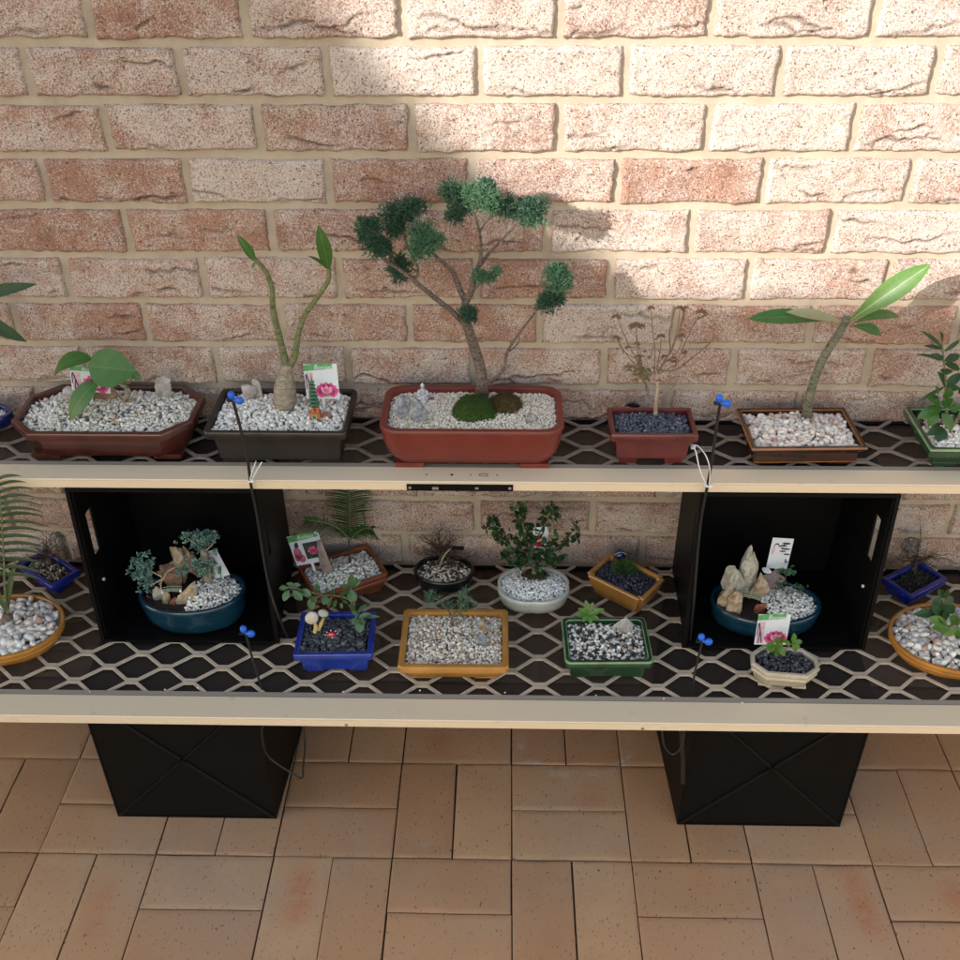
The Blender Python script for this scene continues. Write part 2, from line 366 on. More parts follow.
def build_paving():
    fx, fy, B = -.9058, 1.2125, .232
    V = []; F = []; T = []; RD = []; BL = []; nv = 0
    reds = [onZ(*q, 0) for q in ((300, 885), (298, 908), (95, 925), (102, 900), (862, 905), (868, 920), (855, 885), (955, 897), (590, 800), (440, 742), (745, 745), (700, 880))]
    rw = [1, .9, .55, .6, 1, .9, .9, .9, .35, .8, .5, .3]
    for j in range(-2, 12):
        for i in range(-12, 22):
            vert = (i+j) % 2 == 0
            for h in (0, 1):
                cx = fx + B*i + (B/4 + h*B/2 if vert else B/2); cy = fy - B*j - (B/2 if vert else B/4 + h*B/2)
                w, d = (.1130, .2290) if vert else (.2290, .1130)
                rr = random.Random((i+50)*1000+(j+50)*10+h)
                cx += rr.uniform(-.0008, .0008); cy += rr.uniform(-.0008, .0008); zt = rr.uniform(-.0006, .0006)
                rot = rr.uniform(-.004, .004)
                nu, nw = max(4, int(w/.0095)), max(4, int(d/.0095)); 
                if cy < .75: nu = nw = 3
                u = np.linspace(-.5, .5, nu+1); u = np.sign(u)*(1-(1-2*abs(u))**1.5)*.5; v = np.linspace(-.5, .5, nw+1); v = np.sign(v)*(1-(1-2*abs(v))**1.5)*.5
                U, W = np.meshgrid(u*w, v*d); ed = np.minimum(w/2-abs(U), d/2-abs(W))
                sd = (i+50)*977+(j+50)*31+h; ew = vnoise(nw+1, nu+1, 2, sd)
                Zc = zt - np.clip(.0020-ed+ew*.0020, 0, .0026)*.5 + vnoise(nw+1, nu+1, 5, sd+1)*.0015
                X = cx + U*math.cos(rot) - W*math.sin(rot); Y = cy + U*math.sin(rot) + W*math.cos(rot)
                P = np.stack([X.ravel(), Y.ravel(), Zc.ravel()], 1); n = len(P); idx = np.arange(n).reshape(nw+1, nu+1)+nv
                V.append(P); F += np.stack([idx[:-1, :-1].ravel(), idx[:-1, 1:].ravel(), idx[1:, 1:].ravel(), idx[1:, :-1].ravel()], 1).tolist()
                ring = list(idx[0, :]) + list(idx[1:, -1]) + list(idx[-1, -2::-1]) + list(idx[-2:0:-1, 0]); Bm = P[np.array(ring)-nv].copy(); Bm[:, 2] = -.012; V.append(Bm)
                m = len(ring); b0 = nv+n; F += [[ring[(q+1) % m], ring[q], b0+q, b0+(q+1) % m] for q in range(m)]
                A = np.concatenate([P, Bm]); rd = np.zeros(len(A))
                for rp, wt in zip(reds, rw):
                    if abs(rp.x-cx) < w/2+.005 and abs(rp.y-cy) < d/2+.005:
                        rd = np.maximum(rd, wt*np.exp(-(((A[:, 0]-rp.x)/.024)**2 + ((A[:, 1]-rp.y)/.036)**2)))
                c0 = onZ(575, 742, 0); rdist = np.sqrt(((A[:, 0]-c0.x)/1.05)**2 + ((A[:, 1]-c0.y)/.8)**2)
                bl = np.exp(-((rdist-.115)/.010)**2)*(A[:, 1] < c0.y+.02)*.9
                c1 = onZ(422, 842, 0); bl = np.maximum(bl, np.exp(-(np.hypot(A[:, 0]-c1.x, A[:, 1]-c1.y)/.012)**2))
                RD += rd.tolist(); BL += bl.tolist(); T += [rr.random()]*(n+m); nv += n+m
    mb = MB(); mb.v = np.concatenate(V).tolist(); mb.f = F; mb.mi = [0]*len(F); mb.att = {'tone': T, 'red': RD, 'bloom': BL}
    o = mb.build('paving', M_PAVER, None, ang=50); tag(o, 'buff clay pavers laid in basket weave with red blotches', 'paving', kind='structure')
    mb = MB(); mb.add([(-600, -600, -.006), (600, -600, -.006), (600, 600, -.006), (-600, 600, -.006)], [(0, 1, 2, 3)])
    o = mb.build('ground', M_JOINT, None); tag(o, 'dark sand bed under and between the pavers', 'ground', kind='structure')
build_paving()

# unseen blocker added behind the camera, its top shaped to shade the lower wall
def build_house():
    Yh = -3.0
    def back(px, py): P = onY(px, py, WALLY); k = (WALLY-Yh)/SUNV.y; return P - SUNV*k
    edge = [back(*q) for q in ((-60, -330), (240, 0), (300, 58), (365, 118), (465, 180), (555, 268), (600, 300), (980, 305))]
    root = thing('neighbouring_house', 'unseen sloping-topped wall added behind the camera to shade the brick wall', 'house', (edge[3].x, Yh, 0))
    top = [(e.x, e.z) for e in edge]; top = [(top[0][0]-1.5, top[0][1])] + top + [(top[-1][0]+1.0, top[-1][1])]
    mb = MB(); n = len(top); vs = []
    for y in (Yh-.25, Yh):
        for x, z in top: vs.append((x, y, z))
        for x, z in top: vs.append((x, y, 0))
    fs = []
    for i in range(n-1):
        fs += [(i, i+1, n+i+1, n+i), (2*n+i+1, 2*n+i, 3*n+i, 3*n+i+1), (i+1, i, 2*n+i, 2*n+i+1), (n+i, n+i+1, 3*n+i+1, 3*n+i)]
    fs += [(0, n, 3*n, 2*n), (n-1, 2*n+n-1, 4*n-1, 2*n-1)]; mb.add(vs, fs)
    mb.build('wall', matte('house_render', (.68, .62, .54), .9, .1, 10), root, smooth=False)
build_house()

# ---------------------------------------------------------------- screen-door shelves
def screen_shelf(label, zt, yf, yb, wf, phx, phy, nodes, lock=None, screws=()):
    XL, XR = -1.45, 1.45; th = .018
    root = thing('screen_door_shelf', label, 'shelf', (0, yf, zt), 'security screen doors laid flat as shelves')
    def rail(y0, y1, name, x0=XL, x1=XR):
        mb = MB(); b = .0016
        prof = [(y0, zt-th), (y0, zt-.0032), (y0+.0011, zt-.0029), (y0+.0011, zt-.0022), (y0, zt-.0019), (y0, zt-b), (y0+b*.4, zt-b*.4), (y0+b, zt), (y1-b, zt), (y1, zt-b), (y1, zt-th)]
        n = len(prof); vs = [(x, y, z) for x in (x0, x1) for y, z in prof]
        mb.add(vs, [(i, (i+1) % n, n+(i+1) % n, n+i) for i in range(n)] + [tuple(range(n)), tuple(range(2*n-1, n-1, -1))])
        return mb.build(name, M_CREAM, root, ang=25)
    front = rail(yf, yf+wf, 'front_rail')
    mb = MB(); mb.box(((XL+XR)/2, yb-.004, zt-.012), (XR-XL-.102, .008, .012)); mb.build('back_channel', M_BLACK, root)
    mb = MB(); mb.box(((XL+XR)/2, (yf+wf+yb)/2, zt-.0105), (XR-XL-.104, yb-yf-wf-.010, .0006)); mb.build('insect_screen', M_SCREEN, root)
    for xa in (XL, XR-.05):
        mb = MB(); mb.box((xa+.025, (yf+wf+yb)/2, zt-th/2), (.05, yb-yf-wf-.0005, th-.001)); mb.build('side_rail', M_CREAM, root, ang=25)
    mb = MB(); y0 = yf+wf+.0004; mb.box(((XL+XR)/2, y0+.0055, zt-.003), (XR-XL-.102, .011, .004)); mb.build('spline_strip', M_SPLINE, root)
    # expanded-metal grille: zigzag strands meeting in flat nodes
    mb = MB(); px, hy = .1075, .0360; w, tk, nf = .0064, .0035, .020
    j0 = math.floor((yf+wf-phy)/hy)-1; j1 = math.ceil((yb-phy)/hy)+1; lo, hi = yf+wf+.006, yb-.002
    def clipseg(a, b):
        (xa, ya), (xb, yb_) = a, b
        if max(ya, yb_) <= lo or min(ya, yb_) >= hi: return None
        def cut(p, q, L): k = (L-p[1])/(q[1]-p[1]); return (p[0]+(q[0]-p[0])*k, L)
        for L, sgn in ((lo, 1), (hi, -1)):
            if (a[1]-L)*sgn < 0: a = cut(a, b, L)
            if (b[1]-L)*sgn < 0: b = cut(b, a, L)
        return a, b
    for j in range(j0, j1+1):
        # nodes of row j sit at x = phx + px*(i + .5*(j odd)); strand from row j to row j+1
        off = .5 if j % 2 else 0; x = phx + px*(math.floor((XL-phx)/px)+off); ya = phy + hy*j + w*.55; yc = phy + hy*(j+1) - w*.55
        pts = []
        while x < XR-.05:
            pts += [(x-nf/2, ya), (x+nf/2, ya), (x+px/2-nf/2, yc), (x+px/2+nf/2, yc)]; x += px
        pts = [(min(max(q[0], XL+.05), XR-.05), q[1]) for q in pts]
        for a, b in zip(pts[:-1], pts[1:]):
            if abs(a[0]-b[0]) < 1e-6: continue
            cs = clipseg(a, b)
            if not cs: continue
            (xa, y_a), (xb, y_b) = cs; d = Vector((xb-xa, y_b-y_a, 0)); L = d.length
            if L < .0005: continue
            d /= L; s = Vector((-d.y, d.x, 0))*w/2; A = Vector((xa, y_a, 0))-d*.0006; Bp = Vector((xb, y_b, 0))+d*.0006
            fl = abs(y_a-y_b) < 1e-6; z1 = zt-.0022+(.0004 if fl else 0)-.0002*(j % 2); z0 = z1-tk
            vs = [A-s, Bp-s, Bp+s, A+s]; vs = [Vector((q.x, q.y, z0)) for q in vs] + [Vector((q.x, q.y, z1)) for q in [A-s*.8, Bp-s*.8, Bp+s*.8, A+s*.8]]
            mb.add(vs, [(3, 2, 1, 0), (4, 5, 6, 7), (0, 1, 5, 4), (1, 2, 6, 5), (2, 3, 7, 6), (3, 0, 4, 7)])
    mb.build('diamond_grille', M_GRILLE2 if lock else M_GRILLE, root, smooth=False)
    if lock:
        x0, x1 = lock; L = x1-x0
        mb = MB(); mb.box(((x0+x1)/2, yf-.0014, zt-th*.64), (L, .0022, th*.72)); pl = mb.build('lock_plate', M_BLACK, root)
        for fx in (.03, .97):
            mb = MB(); mb.tube([(x0+L*fx, yf-.0026, zt-th*.62), (x0+L*fx, yf-.0036, zt-th*.62)], .0028, 12); mb.build('screw', M_STEEL, pl)
        mb = MB(); mb.box((x0+L*.27, yf-.0036, zt-th*.62), (.011, .003, .005)); mb.build('latch', M_STEEL, pl)
        mb = MB(); mb.box((x0+L*.66, yf-.0032, zt-th*.62), (.006, .002, .004)); mb.build('catch', M_STEEL, pl)
        for fx, r in ((.18, .0016), (.42, .0028), (.60, .0014), (.85, .0016)):
            mb = MB(); c = Vector((x0+L*fx, yf+wf*.45, zt+.0002)); mb.tube([c, c+Vector((0, 0, .0003))], r, 12); mb.build('lock_hole', M_HOLE, root)
        mb = MB(); c = Vector((x0+L*.72, yf+wf*.45, zt+.0002))
        mb.tube([c+Vector((.008*math.cos(a), .004*math.sin(a), .0002)) for a in [k*math.pi/8 for k in range(17)]], .0005, 4)
        mb.build('cylinder_outline', M_HOLE, root)
    for sx in screws:
        mb = MB(); mb.tube([(sx, yf-.0002, zt-th*.75), (sx, yf-.0014, zt-th*.75)], .0028, 12); mb.build('screw', M_STEEL, root)
    return root
# lower and upper shelf
YLF = onZ(480, 699, ZL).y - .052; YUF = onZ(480, 467, ZU).y - .046
nl = onZ(480+475/4, 540+580/4, ZL); nu_ = onZ(540+190/4, 380+266/4, ZU)
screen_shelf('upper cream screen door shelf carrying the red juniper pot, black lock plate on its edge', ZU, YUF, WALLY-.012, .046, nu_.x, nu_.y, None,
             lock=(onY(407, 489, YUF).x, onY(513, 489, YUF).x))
screen_shelf('lower cream screen door shelf running through the two black crates', ZL, YLF, WALLY-.012, .052, nl.x, nl.y, None,
             screws=[onY(346, 722, YLF).x, onY(643, 725, YLF).x])
print('shelf fronts', YLF, YUF, onZ(480, 697, ZL).y, onZ(480, 466, ZU).y)

# ---------------------------------------------------------------- black crates on their sides
def crate_mesh(root, W, Hh, D, taper, openfront, slot):
    """tub on its side: x across, z up, y away. The opening faces the front or the back"""
    t = .004; k0, k1 = (0, taper) if openfront else (taper, 0)
    def wall(name, a, b, c, d, nrm, hole=None):
        # quad a,b (front edge bottom/top or left/right), c,d back edge ; extruded by t along nrm
        a, b, c, d = map(Vector, (a, b, c, d)); nrm = Vector(nrm)*t; mb = MB()
        def P(u, v): return (a*(1-u)+b*u)*(1-v) + (d*(1-u)+c*u)*v
        if hole is None: quads = [(0, 0, 1, 1)]
        else:
            u0, v0, u1, v1 = hole; quads = [(0, 0, 1, v0), (0, v1, 1, 1), (0, v0, u0, v1), (u1, v0, 1, v1)]
        for u0, v0, u1, v1 in quads:
            q = [P(u0, v0), P(u1, v0), P(u1, v1), P(u0, v1)]; vs = q + [x+nrm for x in q]
            mb.add(vs, [(0, 1, 2, 3), (7, 6, 5, 4), (0, 4, 5, 1), (1, 5, 6, 2), (2, 6, 7, 3), (3, 7, 4, 0)])
        return mb.build(name, M_BLACK, root, smooth=False)
    x0, x1 = -W/2, W/2; o = root.location
    def q(x, y, z): return Vector((x, y, z)) + o
    ln = .027 if openfront else 0
    F = [q(x0+k0, 0, k0*.0), q(x1-k0, 0, 0), q(x1-k0, ln, Hh), q(x0+k0, ln, Hh)]
    Bk = [q(x0+k1, D, 0), q(x1-k1, D, 0), q(x1-k1, D, Hh), q(x0+k1, D, Hh)]
    wall('side_panel', F[0], F[3], Bk[3], Bk[0], (1, 0, 0), slot); wall('side_panel', F[1], F[2], Bk[2], Bk[1], (-1, 0, 0), slot)
    wall('bottom_panel', F[0]+Vector((t, 0, 0)), F[1]-Vector((t, 0, 0)), Bk[1]-Vector((t, 0, 0)), Bk[0]+Vector((t, 0, 0)), (0, 0, 1))
    wall('top_panel', F[3]+Vector((t, 0, -t)), F[2]+Vector((-t, 0, -t)), Bk[2]+Vector((-t, 0, -t)), Bk[3]+Vector((t, 0, -t)), (0, 0, 1))
    R4 = Bk if openfront else F; s = -1 if openfront else 1
    e = Vector((t+.0005, s*.0015, t+.0005)); base = MB()
    a, b, c, d = R4[0]+Vector((t+.0004, 0, t+.0004)), R4[1]+Vector((-t-.0004, 0, t+.0004)), R4[2]+Vector((-t-.0004, 0, -t-.0004)), R4[3]+Vector((t+.0004, 0, -t-.0004))
    n = Vector((0, s*t, 0)); f0 = Vector((0, s*.001, 0)); vs = [x+f0 for x in (a, b, c, d)] + [x+n+f0 for x in (a, b, c, d)]
    base.add(vs, [(0, 1, 2, 3), (7, 6, 5, 4), (0, 4, 5, 1), (1, 5, 6, 2), (2, 6, 7, 3), (3, 7, 4, 0)]); bo = base.build('base_panel', M_BLACK, root, smooth=False)
    if not openfront:
        rb = MB()                                    # raised X rib and rim on the outside of the base
        for p, r in ((a, c), (b, d)):
            y = -.0016
            P0, P1 = p+Vector((0, y, 0)), r+Vector((0, y, 0))
            if p is a: rb.tube([P0+Vector((0, .0022, 0)), P1+Vector((0, .0022, 0))], .0045, 6)
            else: rb.tube([P0+Vector((0, .0026, 0)), P1+Vector((0, .0026, 0))], .0045, 6)
        mid = (a+c)/2; rb.tube([mid+Vector((0, .001, 0)), mid+Vector((0, -.005, 0))], .007, 12); rb.build('cross_rib', M_BLACK, root)
    rm = MB(); yy = F[0].y if openfront else Bk[0].y     # folded lip round the opening
    RR = F if openfront else Bk; y = .0 if openfront else .0
    c4 = [RR[0]+Vector((-.003, 0, -.0)), RR[1]+Vector((.003, 0, 0)), RR[2]+Vector((.003, 0, 0)), RR[3]+Vector((-.003, 0, 0))]
    for i, (p, r) in enumerate(zip(c4, c4[1:]+c4[:1])):
        if i in (1, 3): rm.box(((p+r)/2)[:], (.007, .012, (p-r).length-.0005), rx=-math.atan2(r.y-p.y, r.z-p.z))
        elif i == 0: rm.box(((p+r)/2+Vector((0, -.001, .0035)))[:], (abs(p.x-r.x), .010, .0055))
        else: rm.box(((p+r)/2+Vector((0, -.001, -.0040)))[:], (abs(p.x-r.x), .010, .0055))
    rm.build('lip', M_BLACK, root)
    return root
HU = ZU-.018-ZL-.001; HLo = ZL-.018-.001
def crates():
    g1 = 'black crates standing on the lower shelf, open side forward'; g2 = 'black crates standing on the pavers under the shelves'
    yb = onZ(190, 641, ZL).y
    for px0, px1, py, lab in ((106, 277, 640, 'black plastic crate around the teal pot with blue green succulents'), (685, 860, 647, 'black plastic crate around the teal pot with tall grey stones')):
        a, b = onZ(px0, py, ZL), onZ(px1, py, ZL)
        r = thing('plastic_crate', lab, 'crate', ((a.x+b.x)/2, yb, ZL+.0005), g1)
        crate_mesh(r, b.x-a.x, HU, .228, .006, True, (.50, .13, .78, .25))
        for sx in (-1, 1):
            mb = MB(); c = Vector(r.location)+Vector((sx*((b.x-a.x)/2-.0045-.0005), .045, .115)); mb.tube([c, c-Vector((sx*.003, 0, 0))], .0030, 10); mb.build('rivet', M_WHITEP, r)
    yf = onZ(198, 818, 0).y
    for px0, px1, py, lab in ((118, 277, 817.5, 'black crate on the pavers under the left crate, ribbed base to the front'), (677, 839, 825, 'black crate on the pavers under the right crate, ribbed base to the front')):
        a, b = onZ(px0, py, 0), onZ(px1, py, 0); w = b.x-a.x
        r = thing('plastic_crate', lab, 'crate', ((a.x+b.x)/2, yf, .0015), g2)
        crate_mesh(r, w+.03, HLo, .30, .015, False, None)
crates()
# ================================================================ POTS AND GRAVEL
def rrect(w, d, r, n=6):
    pts = []
    for cx, cy, a0 in ((w/2-r, -d/2+r, -90), (w/2-r, d/2-r, 0), (-w/2+r, d/2-r, 90), (-w/2+r, -d/2+r, 180)):
        for k in range(n+1): a = R(a0+90*k/n); pts.append((cx+r*math.cos(a), cy+r*math.sin(a)))
    return pts
def chamf(w, d, c): return [(w/2-c, -d/2), (w/2, -d/2+c), (w/2, d/2-c), (w/2-c, d/2), (-w/2+c, d/2), (-w/2, d/2-c), (-w/2, -d/2+c), (-w/2+c, -d/2)]
def notch(w, d, c):
    o = []
    for sx, sy in ((1, -1), (1, 1), (-1, 1), (-1, -1)):
        a, b, e = (w/2-c, d/2), (w/2-c, d/2-c), (w/2, d/2-c)
        q = [a, b, e] if sx*sy < 0 else [e, b, a]
        o += [(sx*x, sy*y) for x, y in q]
    return o
def oval(w, d, p=2.0, n=56): return [(w/2*math.copysign(abs(math.cos(a))**(2/p), math.cos(a)), d/2*math.copysign(abs(math.sin(a))**(2/p), math.sin(a))) for a in [2*math.pi*k/n for k in range(n)]]
def lobed(w, d, n=72):
    o = []
    for k in range(n): a = 2*math.pi*k/n; r = 1 - .075*(1-abs(math.sin(2*a))**.6); o.append((w/2*r*math.cos(a), d/2*r*math.sin(a)))
    return o
def fitpot(cx, yb, yf, yk, wpx, Z, over=.012):
    Y = onZ(cx, yb, Z).y - over; P = onY(cx, yf, Y); K = onZ(cx, yk, P.z); ym = (Y+K.y)/2
    pm = P.z; # width at the middle of the rim
    t = onZ(cx, (yf+yk)/2, pm); a = onZ(cx-wpx/2, (yf+yk)/2, pm); b = onZ(cx+wpx/2, (yf+yk)/2, pm)
    return dict(X=(a.x+b.x)/2, Y=ym, w=b.x-a.x, d=K.y-Y, h=P.z-Z, Z=Z, rot=0)
def fitcorners(FL, FR, BR, BL, h, Z):
    P = [onZ(x, y, Z+h) for x, y in (FL, FR, BR, BL)]; c = sum(P, Vector())/4; e = (P[1]-P[0]) + (P[2]-P[3])
    w = ((P[1]-P[0]).length+(P[2]-P[3]).length)/2; d = ((P[3]-P[0]).length+(P[2]-P[1]).length)/2
    return dict(X=c.x, Y=c.y, w=w, d=d, h=h, Z=Z, rot=math.atan2(e.y, e.x))
def xf(g, x, y, z=0): c, s = math.cos(g['rot']), math.sin(g['rot']); return (g['X']+x*c-y*s, g['Y']+x*s+y*c, g['Z']+z)
POTLOG = []
def pot(g, name, label, cat, shape, mat, prof='lip', bi=.016, rimw=.008, foot=.007, footmat=None, soil=.008, feet=True, rimmat=None, group='glazed bonsai pots on the two shelves', potlabel=None):
    """g: placement, shape: (w, d) -> outline"""
    w, d, h = g['w'], g['d'], g['h']; base = shape(w, d); n = len(base)
    root = thing(name, label, cat, (g['X'], g['Y'], g['Z']), group)
    f0 = foot
    P = {'lip': [(bi+.003, f0), (bi, f0+.003), (bi*.45+.005, h-.019), (.0045, h-.016), (.0006, h-.0145), (0, h-.012), (0, h-.003), (.0012, h-.0005), (.0028, h)],
         'bowl': [(bi+.014, f0), (bi+.004, f0+.004), (bi*.62, f0+(h-f0)*.28), (bi*.22, f0+(h-f0)*.6), (.002, h-.013), (0, h-.008), (.0002, h-.002), (.0016, h)],
         'plain': [(bi+.002, f0), (bi, f0+.002), (bi*.5, h*.5), (.001, h-.004), (0, h-.002), (.0015, h)],
         'belt': [(bi+.004, f0), (bi, f0+.004), (bi*.75, h*.30), (bi*.5, h*.5), (bi*.18, h*.62), (.002, h*.66), (.0035, h*.72), (.004, h-.014), (.001, h-.010), (0, h-.004), (.0015, h)],
         'tray': [(bi, f0), (bi-.001, f0+.003), (bi*.9, f0+.006), (bi*.8, h*.62), (bi*.35, h-.009), (.001, h-.006), (0, h-.003), (.0016, h)]}[prof]
    P = P + [(rimw, h), (rimw+.0015, h-.0015), (rimw+.003, h-.024 if h > .034 else h*.45)]
    mb = MB(); vs = []
    for ins, z in P:
        for x, y in base: vs.append(xf(g, x*(w/2-ins)/(w/2), y*(d/2-ins)/(d/2), z))
    m = len(P); fs = [(i*n+k, i*n+(k+1) % n, (i+1)*n+(k+1) % n, (i+1)*n+k) for i in range(m-1) for k in range(n)]
    fs += [tuple(range(n-1, -1, -1)), tuple((m-1)*n+k for k in range(n))]
    mb.add(vs, fs)
    if rimmat:
        for i in range(m-1):
            if P[i][1] >= h-.0045 and P[i+1][1] >= h-.0045 and abs(P[i][0]-P[i+1][0]) < .004 or (P[i][1]-P[i+1][1] and i == 0):
                for q in range(i*n, i*n+n): mb.mi[q] = 1
    po = mb.build('pot', [mat, rimmat] if rimmat else mat, root, ang=38, label=potlabel)
    if feet:
        ww, dd = w/2-bi-.006, d/2-bi-.006
        for sx in (-1, 1):
            for sy in (-1, 1):
                fb = MB(); L = min(.050, w*.20); D = min(.02, d*.2)
                fb.box(xf(g, sx*(ww-L/2), sy*(dd-D/2), f0/2+.0002), (L, D, f0+.002), rz=g['rot']); fb.build('foot', footmat or mat, po)
    sb = MB(); zs = h-soil; inn = [(x*(w/2-rimw-.001)/(w/2), y*(d/2-rimw-.001)/(d/2)) for x, y in base]
    sb.add([xf(g, x, y, zs-.004) for x, y in inn], [tuple(range(n))]); sb.build('soil', M_SOIL, root); g['soil'] = root.children[-1]
    g.update(root=root, inner=inn, zs=zs, zt=g['Z']+zs); POTLOG.append((label[:40], round(w, 3), round(d, 3), round(h, 3)))
    return g
M_GRIT = matte('pale_grit', (.27, .235, .19), .95, .3, 300, .6)
M_SOIL = matte('potting_soil', (.035, .022, .015), .95, .5, 200, .6)

def _ico(sub, seed):
    import bmesh
    bm = bmesh.new(); bmesh.ops.create_icosphere(bm, subdivisions=sub, radius=1)
    V = np.array([v.co[:] for v in bm.verts]); F = np.array([[v.index for v in f.verts] for f in bm.faces]); bm.free()
    r = np.random.default_rng(seed)
    for _ in range(7 if sub == 1 else 9):            # chip flat facets off
        nn = r.normal(size=3); nn /= np.linalg.norm(nn); dd = V@nn; lim = r.uniform(.55, .85) if sub == 1 else r.uniform(.72, .9)
        V = V - np.outer(np.clip(dd-lim, 0, None), nn)
    return V*(1 + r.normal(size=(len(V), 1))*(.10 if sub == 1 else .02)), F
CHIP = [_ico(1, k) for k in range(8)]; ROUND = [_ico(2, k+50) for k in range(8)]
def inpoly(X, Y, poly):
    ins = np.zeros(len(X), bool); j = len(poly)-1
    for i in range(len(poly)):
        xi, yi = poly[i]; xj, yj = poly[j]
        if yi != yj: c = ((yi > Y) != (yj > Y)) & (X < (xj-xi)*(Y-yi)/(yj-yi)+xi); ins ^= c
        j = i
    return ins
def gravel(g, mat, size, seed=1, mound=.004, flat=.75, big=False, region=None, layers=2, name='gravel', dz=0, hfun=None):
    """stones of about 'size' metres over the soil of a pot"""
    if region is None and mat.name.split('_')[-1] in ('white', 'cream', 'beige', 'flecked', 'pebbles'): g['soil'].data.materials[0] = M_GRIT
    r = np.random.default_rng(seed); w, d = g['w'], g['d']; P = []
    for L in range(layers):
        st = size*(.74 if L == 0 else .90); xs = np.arange(-w/2, w/2, st); ys = np.arange(-d/2, d/2, st); X, Y = np.meshgrid(xs, ys); X = X.ravel(); Y = Y.ravel()
        X = X + r.uniform(-.5, .5, len(X))*st + L*st/2; Y = Y + r.uniform(-.5, .5, len(Y))*st
        k = inpoly(X/(1-size*.45/(w/2)), Y/(1-size*.45/(d/2)), g['inner'])
        if region is not None: k &= region(X, Y)
        X, Y = X[k], Y[k]; rho = np.clip(1-(X/(w/2))**2-(Y/(d/2))**2, 0, 1)
        Z = g['zs'] - .004 + mound*rho + (L*.30+.05)*size + r.uniform(-.09, .12, len(X))*size + dz
        if hfun is not None: Z = Z + hfun(X, Y)
        P.append(np.stack([X, Y, Z], 1))
    P = np.concatenate(P); N = len(P); lib = ROUND if big else CHIP
    ty = r.integers(0, len(lib), N); VV = []; FF = []; o = 0
    c, s = math.cos(g['rot']), math.sin(g['rot'])
    for t in range(len(lib)):
        idx = np.where(ty == t)[0]
        if not len(idx): continue
        V, F = lib[t]; n = len(V)
        q = r.normal(size=(len(idx), 4)); q[:, 1:3] *= .45 if big else 1; q /= np.linalg.norm(q, axis=1, keepdims=True); a, b, cc, dd = q.T
        Rm = np.stack([1-2*(cc**2+dd**2), 2*(b*cc-a*dd), 2*(b*dd+a*cc), 2*(b*cc+a*dd), 1-2*(b**2+dd**2), 2*(cc*dd-a*b), 2*(b*dd-a*cc), 2*(cc*dd+a*b), 1-2*(b**2+cc**2)], 1).reshape(-1, 3, 3)
        sc = size*.56*r.uniform(.55, 1.4, (len(idx), 1))*np.stack([r.uniform(.95, 1.25, len(idx)), r.uniform(.8, 1, len(idx)), np.full(len(idx), flat)*r.uniform(.85, 1.2, len(idx))], 1)
        W = np.einsum('nij,nkj->nki', Rm, V[None]*sc[:, None, :]) + P[idx][:, None, :]
        VV.append(W.reshape(-1, 3)); FF.append((F[None]+(np.arange(len(idx))*n)[:, None, None]+o).reshape(-1, 3)); o += n*len(idx)
    V = np.concatenate(VV); F = np.concatenate(FF)
    W = np.stack([V[:, 0]*c-V[:, 1]*s, V[:, 0]*s+V[:, 1]*c, V[:, 2]], 1)
    me = bpy.data.meshes.new(name); me.vertices.add(len(W)); me.vertices.foreach_set('co', W.ravel())
    me.loops.add(F.size); me.loops.foreach_set('vertex_index', F.ravel().astype(np.int32)); me.polygons.add(len(F))
    me.polygons.foreach_set('loop_start', np.arange(0, F.size, 3, dtype=np.int32)); me.polygons.foreach_set('loop_total', np.full(len(F), 3, dtype=np.int32))
    me.update(); me.validate(); me.materials.append(mat)
    if big: me.shade_smooth()
    ob = bpy.data.objects.new(name, me); col.objects.link(ob); ob.parent = g['root']; ob['kind'] = 'stuff'; return ob

WHITE = [(0, (.84, .80, .73)), (.3, (.88, .86, .82)), (.55, (.76, .68, .58)), (.68, (.88, .87, .84)), (.90, (.52, .45, .38)), (.96, (.18, .17, .17))]
G_WHITE = pebble('gravel_white', WHITE)
G_WHITEDARK = pebble('gravel_white_flecked', [(0, (.76, .72, .63)), (.25, (.85, .82, .75)), (.5, (.66, .57, .45)), (.62, (.82, .79, .72)), (.89, (.12, .13, .15)), (.93, (.45, .34, .22))])
G_CREAM = pebble('gravel_cream', [(0, (.80, .72, .60)), (.3, (.86, .80, .70)), (.6, (.72, .60, .46)), (.8, (.87, .83, .75)), (.95, (.50, .37, .27))])
G_BEIGE = pebble('gravel_beige', [(0, (.80, .70, .57)), (.25, (.87, .80, .70)), (.48, (.64, .46, .31)), (.6, (.84, .78, .70)), (.86, (.46, .30, .19)), (.95, (.30, .26, .23))])
G_PEARL = pebble('gravel_bright_white', [(0, (.90, .90, .90)), (.4, (.93, .93, .93)), (.8, (.84, .84, .84)), (.96, (.55, .55, .56))])
G_BLUE = pebble('gravel_blue_black', [(0, (.075, .085, .12)), (.4, (.11, .12, .16)), (.7, (.05, .055, .075)), (.9, (.17, .185, .23))], .5)
G_DBLUE = pebble('gravel_navy_black', [(0, (.035, .040, .07)), (.4, (.055, .06, .095)), (.7, (.022, .025, .04)), (.92, (.11, .12, .16))], .45)
G_BLACK = pebble('gravel_black', [(0, (.045, .048, .058)), (.4, (.07, .073, .085)), (.7, (.028, .03, .036)), (.9, (.13, .135, .145))], .5)
G_MIX = pebble('gravel_black_and_white', [(0, (.82, .75, .65)), (.3, (.87, .84, .78)), (.58, (.50, .38, .27)), (.68, (.045, .045, .055)), (.9, (.10, .10, .115))])
